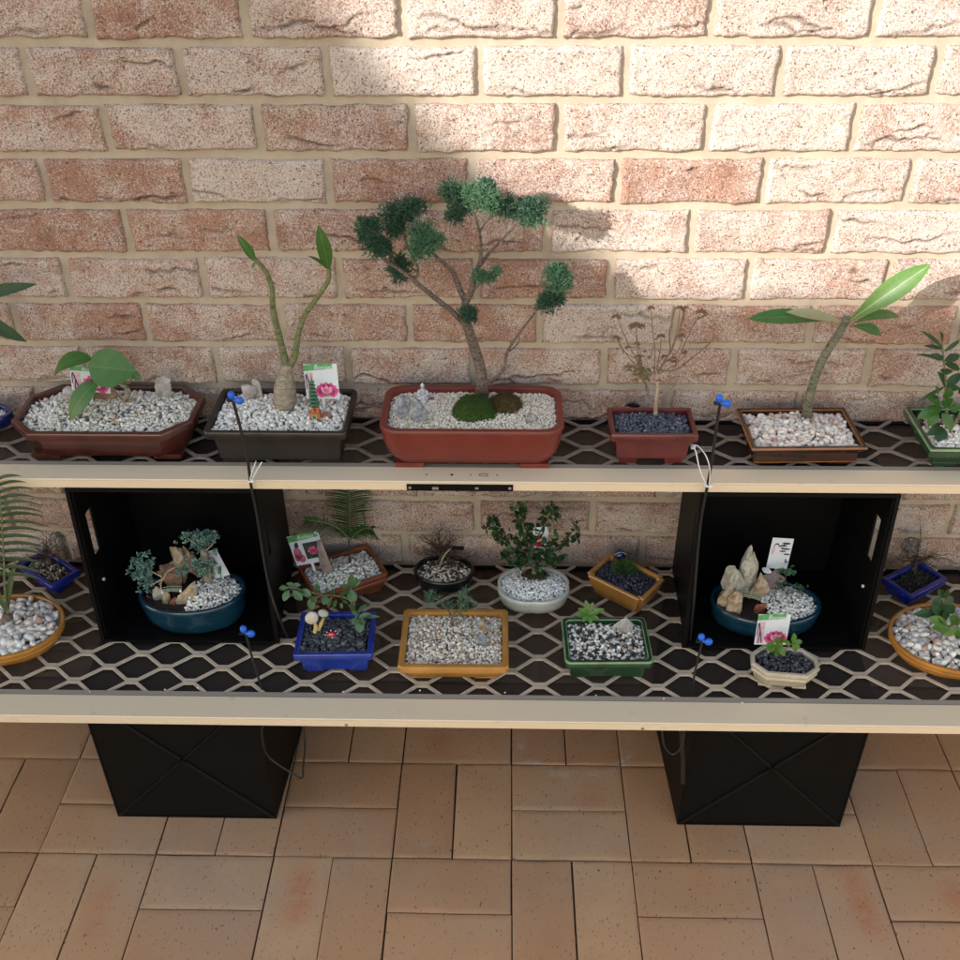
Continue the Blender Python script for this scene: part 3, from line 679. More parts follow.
G_RIVER = pebble('river_pebbles', [(0, (.72, .64, .58)), (.28, (.82, .79, .75)), (.50, (.62, .50, .43)), (.58, (.66, .64, .64)), (.72, (.76, .68, .60)), (.90, (.44, .40, .40)), (.95, (.46, .29, .22))], .6, 90)
G_SOILY = pebble('gravel_soil_mix', [(0, (.05, .035, .025)), (.45, (.09, .06, .04)), (.65, (.42, .33, .24)), (.85, (.60, .52, .42))])

M_REDBROWN = glaze('glaze_red_brown', (.060, .013, .009), .3, .35, .5)
M_BLKBROWN = glaze('glaze_black_brown', (.009, .006, .005), .38, .4, .2)
M_TERRA = glaze('unglazed_red_clay', (.16, .026, .018), .42, .12, .1)
M_MAROON = glaze('glaze_maroon', (.105, .014, .014), .35, .35, .4)
M_AMBER = glaze('glaze_amber_brown', (.040, .012, .004), .2, .45, .7); M_GOLD = glaze('glaze_gold_edge', (.26, .09, .015), .25, .3, .6); M_GEDGE = glaze('glaze_green_edge', (.16, .26, .13), .25, .3, .6)
M_GREEN = glaze('glaze_bottle_green', (.010, .045, .018), .2, .35, .7)
M_GREEN2 = glaze('glaze_dark_green', (.016, .045, .022), .2, .35, .7)
M_COBALT = glaze('glaze_cobalt', (.012, .034, .25), .25, .25, .5)
M_NAVY = glaze('glaze_navy', (.006, .012, .10), .22, .3, .6)
M_ROYAL = glaze('glaze_royal_blue', (.008, .018, .19), .22, .3, .6)
M_TEAL = glaze('glaze_teal', (.005, .034, .062), .22, .35, .6)
M_OCHRE = glaze('glaze_ochre', (.40, .165, .022), .3, .22, .5)
M_OCHRE2 = glaze('glaze_honey', (.43, .20, .045), .3, .18, .5)
M_CELADON = glaze('glaze_celadon', (.52, .53, .47), .25, .10, .6)
M_IVORY = glaze('glaze_ivory', (.48, .42, .33), .35, .14, .4)
M_BLKPOT = glaze('glaze_black', (.006, .006, .007), .3, .3, .3)
M_RUST = glaze('glaze_rust', (.19, .048, .022), .35, .3, .4)

# ---------------------------------------------------------------- rocks, cards, small ornaments
def rock(name, label, c, size, mat, rz=0, ry=0, seed=1, point=0, sharp=13, rx=0, cat='stone', sub=3, parent=None):
    import bmesh
    bm = bmesh.new(); bmesh.ops.create_icosphere(bm, subdivisions=sub, radius=1)
    V = np.array([v.co[:] for v in bm.verts]); F = [[v.index for v in f.verts] for f in bm.faces]; bm.free(); r = np.random.default_rng(seed)
    V = np.sign(V)*np.abs(V)**.75; V /= np.abs(V).max()
    for _ in range(sharp):
        nn = r.normal(size=3); nn /= np.linalg.norm(nn); lim = r.uniform(.42, .85); V = V - np.outer(np.clip(V@nn-lim, 0, None), nn)*.97
    for i in range(len(V)):
        p = Vector(V[i]); V[i] *= 1 + .22*mnoise.noise(p*2.1+Vector((seed, 0, 0))) + .13*mnoise.noise(p*5+Vector((seed, 3, 0))) + .06*mnoise.noise(p*12+Vector((seed, 3, 5)))
    V /= np.abs(V).max(0)
    if point: k = 1-point*np.clip((V[:, 2]+.6)/1.6, 0, 1); V[:, 0] *= k; V[:, 1] *= k
    V = V*np.array(size)/2; M = Matrix.Rotation(rz, 3, 'Z') @ Matrix.Rotation(ry, 3, 'Y') @ Matrix.Rotation(rx, 3, 'X')
    V = V@np.array(M).T + np.array(c)
    mb = MB(); mb.add(V.tolist(), F); o = mb.build(name, mat, parent, ang=28)
    if parent is None:
        bp = Vector((c[0], c[1], c[2]-size[2]/2)); o.data.transform(Matrix.Translation(-bp)); o.location = bp; tag(o, label, cat)
    return o
def rockpx(g, label, x0, x1, ytop, ybase, mat, dep=.012, **kw):
    """rock standing on the gravel of pot g, spanning the given picture box"""
    P = onZ((x0+x1)/2, ybase, g['zt']); Y = P.y+dep*.3; a = onY(x0, (ytop+ybase)/2, Y); b = onY(x1, (ytop+ybase)/2, Y); t = onY((x0+x1)/2, ytop, Y)
    h = max(t.z-g['zt'], .006)+.006
    return rock('stone', label, ((a.x+b.x)/2, Y+dep/2, g['zt']-.006+h/2), (b.x-a.x, dep, h), mat, **kw)
K_SLATE = rockmat('rock_slate', (.08, .09, .115), (.19, .21, .25), (.42, .44, .48), 110)
K_GREY = rockmat('rock_grey', (.22, .20, .20), (.36, .33, .32), (.55, .52, .50), 60)
K_BROWN = rockmat('rock_brown', (.12, .065, .045), (.26, .15, .10), (.42, .29, .20), 50)
K_TAN = rockmat('rock_tan', (.17, .11, .07), (.38, .28, .18), (.60, .51, .39), 70)
K_PURPLE = rockmat('rock_purple', (.19, .14, .14), (.28, .215, .21), (.36, .29, .28), 45)
K_OLIVE = rockmat('rock_olive_grey', (.21, .19, .15), (.38, .35, .28), (.57, .53, .46), 75)
K_RED = rockmat('rock_red', (.15, .035, .02), (.28, .08, .05), (.40, .18, .12), 50)

def plate(mb, O, U, W, N, pts, off, mi):
    n = len(pts); a = [O+U*x+W*y+N*off for x, y in pts]; b = [p+N*.00025 for p in a]
    mb.add(a+b, [tuple(range(n)), tuple(range(2*n-1, n-1, -1))] + [(i, n+i, n+(i+1) % n, (i+1) % n) for i in range(n)], mi)
def card(label, P0, w, h, tilt=0, lean=.15, yaw=0, kind='lotus', name='plant_label'):
    """printed card on a stick; P0 = bottom left corner"""
    M = Matrix.Rotation(yaw, 3, 'Z') @ Matrix.Rotation(-lean, 3, 'X') @ Matrix.Rotation(tilt, 3, 'Y')
    U, W, N = M @ Vector((1, 0, 0)), M @ Vector((0, 0, 1)), M @ Vector((0, -1, 0)); O = Vector(P0)
    root = thing(name, label, 'label', P0)
    mb = MB(); plate(mb, O, U, W, N, [(0, 0), (w, 0), (w, h), (0, h)], -.0004, 0); mb.v = mb.v[:]
    a = [(w*.46, -.02), (w*.52, -.02), (w*.54, .001), (w*.44, .001)]; plate(mb, O, U, W, N, a, -.0009, 0)
    mb.build('card', M_CARD, root, smooth=False)
    def part(nm, mat, polys, off=.0001):
        q = MB()
        for pp in polys: plate(q, O, U, W, N, [(x*w, y*h) for x, y in pp], off, 0)
        return q.build(nm, mat, root, smooth=False)
    def blob(cx, cy, rx, ry, n=12, ph=0): return [(cx+rx*math.cos(2*math.pi*k/n+ph), cy+ry*math.sin(2*math.pi*k/n+ph)) for k in range(n)]
    def petal(cx, cy, L, a, wd):
        ca, sa = math.cos(a), math.sin(a); o = []
        for t in lerpl(0, 1, 7): o.append((t*L, wd*math.sin(math.pi*t**.8)))
        for t in lerpl(1, 0, 7)[1:-1]: o.append((t*L, -wd*math.sin(math.pi*t**.8)))
        return [(cx+(x*ca-y*sa), cy+(x*sa+y*ca)*w/h) for x, y in o][::-1]
    def text(s, x, y, sz, mat):
        cu = bpy.data.curves.new('lettering', 'FONT'); cu.body = s; cu.size = sz; cu.extrude = .00012; cu.shear = .25
        o = bpy.data.objects.new('lettering', cu); col.objects.link(o); dg = bpy.context.evaluated_depsgraph_get(); me = bpy.data.meshes.new_from_object(o.evaluated_get(dg))
        bpy.data.objects.remove(o); me.materials.append(mat)
        MM = Matrix((U, W, N)).transposed().to_4x4(); MM.translation = U*x*w+W*y*h+N*.0006; me.transform(MM)
        t_ = bpy.data.objects.new('lettering', me); col.objects.link(t_); t_.parent = root
    if kind in ('lotus', 'lotus_house', 'kimono'):
        part('green_header', M_CGREEN, [[(0, .80), (.86, .86) if kind != 'kimono' else (.98, .84), (.86, 1.0), (.4, 1.02), (0, .97)]])
        text('Bonsai', .30, .85, h*.18, M_CARD)
    if kind in ('lotus', 'lotus_house'):
        part('figure_strip', M_CPALE, [[(.04, .04), (.25, .04), (.25, .76), (.04, .76)]])
        part('figure', M_CDARK, [[(.05, .70), (.08, .74), (.23, .08), (.20, .06)], [(.08, .06), (.11, .06), (.14, .45), (.11, .45)], [(.03, .3), (.055, .3), (.055, .7), (.03, .7)]], .0005)
        part('leaf_print', M_CGREEN, [blob(.62, .13, .30, .07)])
        part('flower', M_CPINK, [petal(.63, .14, .40, a, .17) for a in (.35, .75, 1.15, 1.57, 2.0, 2.4, 2.8)], .0004)
        part('inner_petals', M_CPALE2, [petal(.63, .15, .30, a, .08) for a in (.95, 1.57, 2.2)], .0008)
    elif kind == 'kimono':
        part('figure', M_CRED2, [blob(.17, .40, .12, .22), blob(.24, .22, .12, .14), blob(.10, .26, .07, .14)])
        part('hair', M_CDARK, [blob(.20, .66, .07, .07), blob(.22, .72, .05, .05)], .0005)
        part('photograph', M_CDGREEN, [[(.40, .16), (.99, .16), (.99, .70), (.40, .70)]])
        part('flower', M_CPINK, [petal(.66, .42, .17, a, .075) for a in [k*1.05 for k in range(6)]], .0005)
    elif kind == 'ink':
        part('tree_drawing', M_CDARK, [[(.12, .70), (.18, .82), (.32, .84), (.42, .74), (.40, .71), (.30, .79), (.20, .78), (.16, .70)], blob(.70, .84, .2, .035), blob(.58, .76, .18, .028), blob(.72, .66, .22, .03), blob(.60, .58, .16, .025), blob(.82, .49, .16, .025),
                                         [(.40, .72), (.43, .75), (.66, .83), (.66, .80)], [(.45, .72), (.46, .69), (.72, .64), (.72, .67)]])
        part('figure', M_CPALE, [[(.10, .45), (.16, .45), (.24, .66), (.16, .72), (.08, .66)]]); part('seal', M_CDARK, [[(.80, .22), (.86, .22), (.86, .34), (.80, .34)]], .0003)
    elif kind == 'dot':
        part('red_disc', M_CRED, [blob(.35, .35, .38, .27, 20)]); part('lettering_stroke', M_CARD, [[(.12, .36), (.58, .46), (.58, .40), (.12, .30)]], .0005)
    elif kind == 'hand':
        for (x0, y0), (x1, y1) in (((.15, .84), (.35, .80)), ((.35, .80), (.22, .74)), ((.22, .74), (.52, .76)), ((.30, .67), (.60, .72)), ((.60, .72), (.55, .62)), ((.28, .60), (.62, .56)), ((.45, .62), (.42, .50)), ((.35, .44), (.68, .50)), ((.66, .40), (.40, .36))):
            dx, dy = (x1-x0)*w, (y1-y0)*h; L = math.hypot(dx, dy); nx, ny = -dy/L*.0006/w, dx/L*.0006/h
            part('pen_stroke', M_CDARK, [[(x0-nx, y0-ny), (x1-nx, y1-ny), (x1+nx, y1+ny), (x0+nx, y0+ny)]])
        part('pen_stroke', M_CRED, [[(.1, .9), (.5, .94), (.5, .91), (.1, .87)]])
    return root
M_CPALE2 = matte('print_light_pink', (.80, .28, .46), .4, .2, 160, .02)
M_CRED2 = matte('print_kimono', (.50, .12, .20), .4, .5, 400, .02)
M_CDGREEN = matte('print_dark_green', (.03, .06, .045), .4, .4, 200, .02)
def cardpx(label, xl, xr, yb, yt, Y, **kw):
    a = onY(xl, yb, Y); b = onY(xr, yb, Y); t = onY(xl, yt, Y); return card(label, a, (b-a).length, (t-a).length, **kw)
# ================================================================ THE POTTED PLANTS
U1, L1 = .00172, .00184                                 # metres per picture pixel on the upper and the lower shelf
L_DARK = leafmat('leaf_dark_green', (.013, .042, .011), (.025, .08, .018), .5); L_MID = leafmat('leaf_green', (.035, .12, .018), (.06, .17, .03))
L_LIGHT = leafmat('leaf_light_green', (.065, .165, .018), (.10, .22, .03)); L_VEIN = leafmat('leaf_vein', (.24, .33, .13), (.28, .37, .15)); V_LIGHT = [L_LIGHT, L_VEIN]; V_MID = [L_MID, leafmat('leaf_vein_mid', (.10, .20, .05), (.12, .22, .06))]; L_JUN = leafmat('juniper_green', (.018, .062, .034), (.065, .155, .088), .65, 0)
L_JUNL = leafmat('juniper_light_green', (.045, .135, .068), (.125, .25, .135), .65, 0); L_BLUEG = leafmat('leaf_blue_green', (.11, .22, .185), (.20, .34, .29), .6, .05)
L_JADE = leafmat('leaf_grey_green', (.045, .115, .05), (.09, .175, .075), .4, .1); L_MAPLE = leafmat('leaf_dry_red', (.15, .06, .035), (.22, .12, .06), .7, .1)
L_BUFF = leafmat('leaf_withered', (.30, .30, .16), (.36, .34, .2), .6, .1); L_MOSS = leafmat('moss_green', (.028, .065, .008), (.065, .125, .014), .9, 0)
L_MOSSB = leafmat('moss_brown', (.075, .045, .012), (.11, .075, .02), .9, 0); L_CYC = leafmat('cycad_green', (.014, .055, .012), (.03, .095, .02), .35, .05)
L_PALM = leafmat('palm_olive', (.055, .085, .03), (.10, .13, .05), .5, .1)
B_JUN = bark('juniper_bark', (.04, .026, .021), (.21, .16, .135), 150); B_GREY = bark('grey_bark', (.16, .13, .10), (.38, .33, .26)); B_GREENB = bark('green_bark', (.07, .09, .03), (.20, .21, .10))
B_PALE = bark('pale_stem', (.30, .20, .14), (.52, .42, .32), 160); B_TWIG = bark('dry_twig', (.12, .07, .045), (.30, .20, .14), 160); B_DARK = bark('dark_twig', (.028, .018, .014), (.09, .055, .04), 160); B_PLUM = bark('plumeria_bark', (.055, .062, .032), (.21, .205, .155)); B_DEAD = bark('dead_wood', (.05, .045, .05), (.20, .19, .20), 120)
rr = random.Random(21)
def at(g, dy=0): return lambda px, py, e=0: onY(px, py, g['Y']+dy+e)
def stem(g, name, mat, pts, rad, par=None, n=8, k=4, label=None):
    mb = MB(); p = smoothpath(pts, k)
    if hasattr(rad, '__len__'): rad = list(np.interp(np.linspace(0, 1, len(p)), np.linspace(0, 1, len(rad)), rad))
    mb.tube(p, rad, n); return mb.build(name, mat, par or g['root'], label=label)
def needle(mb, a, b, r):
    a = Vector(a); b = Vector(b); d = (b-a); u = d.orthogonal().normalized()*r; w = d.cross(u).normalized()*r
    mb.add([a+u, a-u*.5+w*.87, a-u*.5-w*.87, b], [(0, 1, 3), (1, 2, 3), (2, 0, 3)])
def sphere_dir(up=0):
    while True:
        v = Vector((rr.uniform(-1, 1), rr.uniform(-1, 1), rr.uniform(-1, 1)))
        if .05 < v.length < 1: v.normalize(); v.z += up; return v.normalized()
def moss(g, cx, cy, w, d, h, mat, n=900, seed=0, name='moss'):
    """cushion of moss on the gravel; cx, cy picture position of its centre"""
    c = onZ(cx, cy, g['zt']); mb = MB(); mb.ell((c.x, c.y, c.z-.002), (w/2*.93, d/2*.93, h*.93), 20, 12, jit=.22)
    for _ in range(n):
        v = sphere_dir(.25)
        if v.z < 0: continue
        p = Vector((v.x*w/2, v.y*d/2, v.z*h)) ; p *= 1+.22*mnoise.noise(p*(1.5/max(w/2, h))+c*37)*.8; p *= .95; p += Vector((c.x, c.y, c.z-.002)); needle(mb, p, p+(v+sphere_dir()*.6)*.0042, .0009)
    return mb.build(name, mat, g['root'], ang=None)
def pad(g, c, r, mat, n=240, name='foliage_pad', L=.0085):
    mb = MB(); c = Vector(c)
    subs = [(c + Vector((v.x*r[0], v.y*r[1], v.z*r[2]))*rr.uniform(.35, .75), rr.uniform(.38, .62)) for v in [sphere_dir(.1) for _ in range(8)]] + [(c, .6)]
    for _ in range(n):
        sc, sr = rr.choice(subs); v = sphere_dir(.25)
        p = sc + Vector((v.x*r[0], v.y*r[1], v.z*r[2]))*sr*rr.uniform(.4, 1.05); d = (v*.7 + sphere_dir(.45)*.8).normalized()
        l = L*rr.uniform(.8, 1.75); needle(mb, p, p+d*l, .0007)
        for q in range(7):
            t = .12+.12*q; a = p+d*l*t; e = (d*.9 + sphere_dir()*.8).normalized(); needle(mb, a, a+e*l*.42*(1.15-t), .0007)
    return mb.build(name, mat, g['root'], smooth=False)
def leaves(g, items, mat, name='leaf', parent=None, one=False, **kw):
    """items: (base, tip, width[, normal, bend])"""
    outs = []; mb = MB()
    for it in items:
        a, b, w = it[:3]; nrm = it[3] if len(it) > 3 else (0, -.6, .8); be = it[4] if len(it) > 4 else .05
        if not one: mb = MB()
        mb.leaf(a, b, w, nrm, bend=be, **kw)
        if not one: outs.append(mb.build(name, mat if isinstance(mat, list) else [mat, mat], parent or g['root'], ang=None))
    if one: return mb.build(name, [mat, mat], parent or g['root'], ang=None)
    return outs

# ---- 1 blue pot at the left edge, strap leaves
g = pot(fitpot(-40, 441, 424, 400, 104, ZU), 'potted_plant', 'dark blue oval pot cut by the left edge, two long drooping dark leaves above', 'potted plant', oval, M_NAVY, 'bowl', feet=False)
gravel(g, G_WHITE, .0075, 1, .006); f = at(g)
stem(g, 'stem', B_GREY, [onZ(-40, 412, g['zt']), f(-42, 380), f(-40, 330), f(-38, 300)], [.006, .0045, .004])
leaves(g, [(f(-38, 300), f(37, 284), 13*U1, (0, -.8, .5), .06), (f(-38, 308), f(27, 342), 15*U1, (.2, -.8, .5), .12), (f(-38, 300), f(-80, 260), .022), (f(-38, 305), f(-95, 330), .022)], L_DARK, shape=.5)

# ---- 2 octagonal red brown pot, heart leaves
g = G2 = pot(fitpot(109, 463, 434.5, 384, 180, ZU), 'potted_plant', 'long octagonal red brown pot with four big heart shaped leaves', 'potted plant', lambda w, d: chamf(w, d, .045), M_REDBROWN, 'lip', bi=.022, rimw=.010)
gravel(g, G_WHITEDARK, .0076, 2, .008); f = at(g, .02)
st = [onZ(122, 402, g['zt']), f(128, 394), f(126, 388), f(118, 382)]; stem(g, 'stem', B_GREY, st, [.006, .005, .003])
stem(g, 'petiole', B_GREENB, [f(120, 385), f(112, 378, -.01), f(95, 372, -.02)], .0016, n=6); stem(g, 'petiole', B_GREENB, [f(123, 386), f(130, 382), f(133, 376)], .0013, n=6)
leaves(g, [(f(93, 359, -.02), f(54, 377, -.03), 24*U1, (-.25, -.35, 1), .22), (f(88, 366, -.035), f(136, 371, -.03), 40*U1, (.1, -.85, .5), .06), (f(97, 381, -.03), f(70, 420, -.06), 23*U1, (-.3, -.75, .5), .10), (f(130, 371, -.02), f(141, 380, -.02), 9*U1, (.3, -.7, .5), .05)], V_MID, shape=.42, n=12, fold=.08)
cardpx('card with a pink flower half hidden behind the heart leaves', 72, 110, 390, 367, g['Y']+.012, tilt=.10, lean=.1, kind='lotus')
rockpx(g, 'flat reddish brown stone behind the heart leaves', 88, 121, 388, 405, K_BROWN, .025, seed=3)
rockpx(g, 'low grey brown stone at the left of the octagonal pot', 53, 90, 391, 408, K_GREY, .022, seed=5)
rockpx(g, 'pointed pale grey stone at the right rim of the octagonal pot', 148, 173, 377, 401, K_GREY, .008, seed=9, ry=.5, point=.35)

# ---- 3 black brown pot, desert rose
g = pot(fitpot(282, 465, 433, 388, 141, ZU), 'potted_plant', 'black brown rectangular pot with a swollen trunk forking into two bare stems', 'potted plant', lambda w, d: rrect(w, d, .012), M_BLKBROWN, 'lip', bi=.016, rimw=.008)
gravel(g, G_WHITE, .0085, 3, .006); f = at(g, .015); c = onZ(285, 407, g['zt'])
stem(g, 'swollen_trunk', B_GREY, [c-Vector((0, 0, .004)), f(285, 398), f(285, 386), f(286, 372), f(287, 363)], [.019, .021, .019, .012, .010], n=20)
stem(g, 'stem', B_GREENB, [f(286, 368), f(283, 352), f(279, 335), f(273, 310), f(272, 290), f(266, 272), f(254, 258)], [.0075, .0058, .0052, .0047, .0043, .0036], n=12)
stem(g, 'stem', B_GREENB, [f(288, 368), f(295, 355), f(298, 335), f(305, 315), f(317, 298), f(328, 281), f(329, 268)], [.0075, .0056, .0048, .0044, .0040, .0034], n=12)
leaves(g, [(f(256, 262), f(237, 235, -.01), 9*U1, (.5, -.8, .2), .05), (f(329, 270), f(318, 225, -.01), 14*U1, (.3, -.9, .1), .06), (f(328, 270), f(308, 256), 5*U1, (0, -.3, 1), .12), (f(256, 262), f(252, 268), 4*U1)], V_MID, shape=.5)
cardpx('card with a pink lotus behind the green pagoda tower', 307, 340, 399, 366, g['Y']+.012, tilt=-.02, lean=.1, kind='lotus_house')
rockpx(g, 'grey blocky stone left of the swollen trunk', 240, 258, 385, 403, K_GREY, .012, seed=12, ry=.2)
rockpx(g, 'small pale pointed stone touching the swollen trunk', 252, 263, 380, 400, rockmat('rock_pale', (.34, .30, .26), (.48, .44, .40), (.60, .57, .53)), .012, seed=14, point=.3, ry=-.15)
# pagoda on an orange house
pb = onZ(316, 419, g['zt']); root = thing('pagoda_ornament', 'tiny green tiered pagoda on an orange house', 'ornament', pb)
M_OR = matte('painted_orange', (.46, .15, .05), .6, .3, 120); M_PG = matte('painted_green', (.05, .17, .09), .5, .3, 200); M_PINKR = matte('painted_pink_rock', (.38, .17, .12), .8, .3, 200)
x, y, z = pb; mb = MB(); mb.box((x, y, z+.008), (.019, .013, .016)); mb.box((x+.001, y+.001, z+.021), (.013, .011, .009), taper=.9); hb = mb.build('house', M_OR, root, smooth=False)
mb = MB(); mb.box((x-.001, y-.0068, z+.008), (.009, .001, .009)); mb.build('window_frame', matte('painted_cream', (.45, .42, .25), .6), hb, smooth=False)
mb = MB(); mb.box((x-.001, y-.0076, z+.008), (.005, .001, .006)); mb.build('window', M_PG, hb, smooth=False); mb = MB(); mb.box((x+.001, y-.0048, z+.0215), (.0025, .001, .005)); mb.build('doorway', M_CDARK, hb, smooth=False)
rock('base_rock', None, (x+.017, y+.002, z+.004), (.026, .016, .014), M_PINKR, seed=4, parent=root)
for k in range(7):
    mb = MB(); s = .0085-.0007*k; zz = z+.027+.0072*k; mb.box((x, y, zz+.002), (s*1.1, s*1.1, .0045)); tw = mb.build('storey', matte('painted_dark', (.03, .04, .035)) if k == 0 else bpy.data.materials['painted_dark'], root, smooth=False)
    mb = MB(); mb.box((x, y, zz+.0052), (s*2.0, s*2.0, .0022), taper=.6); mb.build('roof', M_PG, tw, smooth=False)
mb = MB(); mb.tube([(x, y, z+.077), (x, y, z+.090)], [.0014, .0004], 6); mb.build('spire', M_PG, root)

# ---- 4 centre: the red clay pot with the juniper
g = G4 = pot(fitpot(472.5, 471, 432, 385, 181, ZU, over=.014), 'bonsai_juniper', 'large brick red clay pot with a tall juniper bonsai, middle of the upper shelf', 'bonsai', lambda w, d: rrect(w, d, .032, 8), M_TERRA, 'bowl', bi=.018, rimw=.010, foot=.008)
gravel(g, G_CREAM, .0048, 4, .006, layers=2); 
T = lambda x, y, e=0: onY(340+x/3.84, 170+y/3.84, g['Y']+.02+e)
base = onZ(482, 394, g['zt']); k = U1/3.84
stem(g, 'trunk', B_JUN, [base-Vector((0, 0, .004)), T(545, 825), T(541, 770), T(522, 700), T(502, 640), T(490, 600), T(478, 555), T(483, 505), T(505, 462), T(518, 400), T(538, 350), T(542, 300), T(536, 240), T(515, 165)], [.0140, .0100, .0095, .0092, .0088, .0080, .0070, .0068, .0056, .0046, .0035, .0026, .0022, .0015], n=14)
def br(pts, rad): stem(g, 'branch', B_JUN, pts, rad)
br([T(490, 605), T(432, 545), T(360, 487), T(290, 430, -.01), T(225, 380, -.01), T(168, 345, -.015)], [.0055, .005, .0045, .004, .0032, .002])
br([T(480, 500), T(465, 470, .01), T(445, 420, .015), T(428, 385, .01), T(372, 335, .01), T(345, 305, -.005), T(330, 280, -.01)], [.0055, .005, .004, .0025, .0015]); br([T(538, 365), T(560, 335, .01), T(600, 292, .01), T(665, 222, .015)], [.0038, .003, .0022, .0016])
br([T(555, 812, -.01), T(600, 795, -.02), T(630, 760, -.02), T(640, 705, -.01), T(665, 660, -.01), T(700, 610, -.01), T(748, 548, -.01), T(800, 470, -.01)], [.0032, .0032, .0028, .0024, .002, .0015])
br([T(640, 705, -.01), T(680, 670, -.005), T(690, 640, -.005)], [.0015, .0008]); br([T(285, 430, -.01), T(300, 380), T(262, 300), T(240, 220, .015)], [.0025, .002, .0012]); br([T(215, 370), T(180, 310), T(130, 270)], [.0022, .0012]); br([T(535, 240), T(575, 180), T(620, 140)], [.0018, .001])
br([T(662, 222), T(700, 185)], [.0014, .0008]); br([T(505, 470), T(535, 440, -.01), T(560, 420, -.01)], [.0018, .001]); br([T(700, 215), T(720, 250), T(770, 270)], [.0011, .0006])
for x, y, rx, ry, e, mt, n in ((112, 240, 46, 55, -.01, L_JUN, 250), (140, 310, 60, 52, -.012, L_JUN, 240), (250, 172, 80, 54, .02, L_JUN, 330), (205, 240, 40, 46, .01, L_JUN, 130), (325, 262, 66, 58, -.015, L_JUNL, 300), (300, 310, 50, 42, -.012, L_JUNL, 130), (232, 392, 44, 62, .012, L_JUN, 200),
                          (445, 108, 52, 62, .01, L_JUN, 260), (450, 165, 50, 34, .01, L_JUN, 120), (545, 108, 70, 56, -.01, L_JUNL, 300), (560, 90, 40, 44, 0, L_JUN, 120), (625, 140, 50, 44, 0, L_JUN, 200), (715, 155, 74, 48, 0, L_JUN, 320), (745, 190, 42, 30, 0, L_JUNL, 90),
                          (552, 412, 42, 30, -.012, L_JUNL, 90), (600, 390, 20, 16, -.01, L_JUNL, 24), (490, 558, 34, 42, -.012, L_JUN, 120), (838, 412, 58, 52, -.01, L_JUNL, 290), (805, 515, 62, 52, -.01, L_JUN, 260)):
    pad(g, T(x, y, e), (rx*k*1.12, min(rx, ry)*k*.85, ry*k*1.08), mt, int(n*3.0), L=.0072)
moss(g, 474, 414, .082, .066, .034, L_MOSS, 3600); moss(g, 504, 408, .062, .056, .028, L_MOSSB, 2400, name='dry_moss')
rockpx(g, 'left of the two blue grey slate stones in the red clay pot', 391, 411, 396, 425, K_SLATE, .012, seed=21, ry=.1, point=.2)
rockpx(g, 'right of the two blue grey slate stones in the red clay pot', 409, 432, 398, 427, K_SLATE, .014, seed=25, ry=-.35, point=.55)
rockpx(g, 'flat pale grey stone sunk at the right end of the red clay pot', 524, 536, 412, 426, K_GREY, .018, seed=28, ry=.4)
# silver hatted fisherman
c = onZ(423, 399, g['zt']); x, y, z = c; root = thing('figurine', 'tiny silver seated figurine behind the slate stones', 'figurine', c); z += .001
M_SIL = matte('silver_paint', (.62, .63, .68), .3, .35, 250, .3); M_SIL.node_tree.nodes['Principled BSDF'].inputs['Metallic'].default_value = .5
mb = MB(); prof = [(.013, 0), (.0125, .003), (.008, .006), (.0065, .010), (.0068, .014), (.0058, .0185), (.0025, .0205), (.0032, .0225), (.0040, .0255), (.0033, .0285), (.0012, .0305), (.0004, .0325)]
vs = [(x+r*math.cos(a), y+r*math.sin(a)*(.8 if h_ > .005 else .9), z+h_) for r, h_ in prof for a in [q*math.pi/7 for q in range(14)]]
mb.add(vs, [(i*14+j, i*14+(j+1) % 14, (i+1)*14+(j+1) % 14, (i+1)*14+j) for i in range(len(prof)-1) for j in range(14)] + [tuple(range(13, -1, -1)), tuple(range(154, 168))])
mb.build('body', M_SIL, root)
for s in (-1, 1):
    mb = MB(); mb.tube(smoothpath([(x+s*.006, y, z+.017), (x+s*.009, y-.004, z+.012), (x+s*.004, y-.0075, z+.010)]), [.0022]*8+[.0014], 8); mb.build('arm', M_SIL, root)
mb = MB(); mb.box((x+.003, y-.006, z+.0015), (.034, .006, .003), rz=.25); mb.build('raft', matte('pewter', (.12, .13, .14), .5), root, smooth=False)

# ---- 5 small maroon pot, thin maple
g = pot(fitpot(652, 465, 435, 407, 86, ZU), 'bonsai_maple', 'small maroon square pot of blue black gravel with a thin half bare maple', 'bonsai', lambda w, d: rrect(w, d, .003, 2), M_MAROON, 'lip', bi=.014, rimw=.007, foot=.010)
gravel(g, G_BLUE, .0072, 5, .006); f = at(g, .012)
M5 = lambda x, y, e=0: onY(600+x/8, 300+y/8, g['Y']+.012+e)
stem(g, 'trunk', B_PALE, [onZ(655.5, 416, g['zt'])-Vector((0, 0, .003)), M5(448, 800), M5(462, 690), M5(455, 600), M5(450, 570)], [.004, .0028, .0018, .0013])
for pts, r in (([M5(455, 590), M5(520, 480, .01), M5(560, 400, .01), M5(555, 270, .01), M5(580, 150, .01), M5(600, 60, .01)], .0009), ([M5(560, 430, .01), M5(600, 330), M5(650, 190), M5(680, 80)], .0011), ([M5(460, 560), M5(600, 560), M5(740, 460), M5(850, 370), M5(930, 290)], .0011),
               ([M5(400, 790), M5(330, 570), M5(300, 400), M5(290, 220)], .0010), ([M5(340, 600), M5(330, 480), M5(310, 360)], .0008), ([M5(380, 780), M5(380, 700), M5(345, 620)], .0008), ([M5(470, 830), M5(540, 750), M5(620, 650)], .0009), ([M5(400, 470), M5(440, 350)], .0006), ([M5(190, 420), M5(150, 350)], .0006), ([M5(300, 480), M5(200, 420)], .0006)):
    stem(g, 'twig', B_TWIG, pts, [r*1.6, r*1.0], n=6)
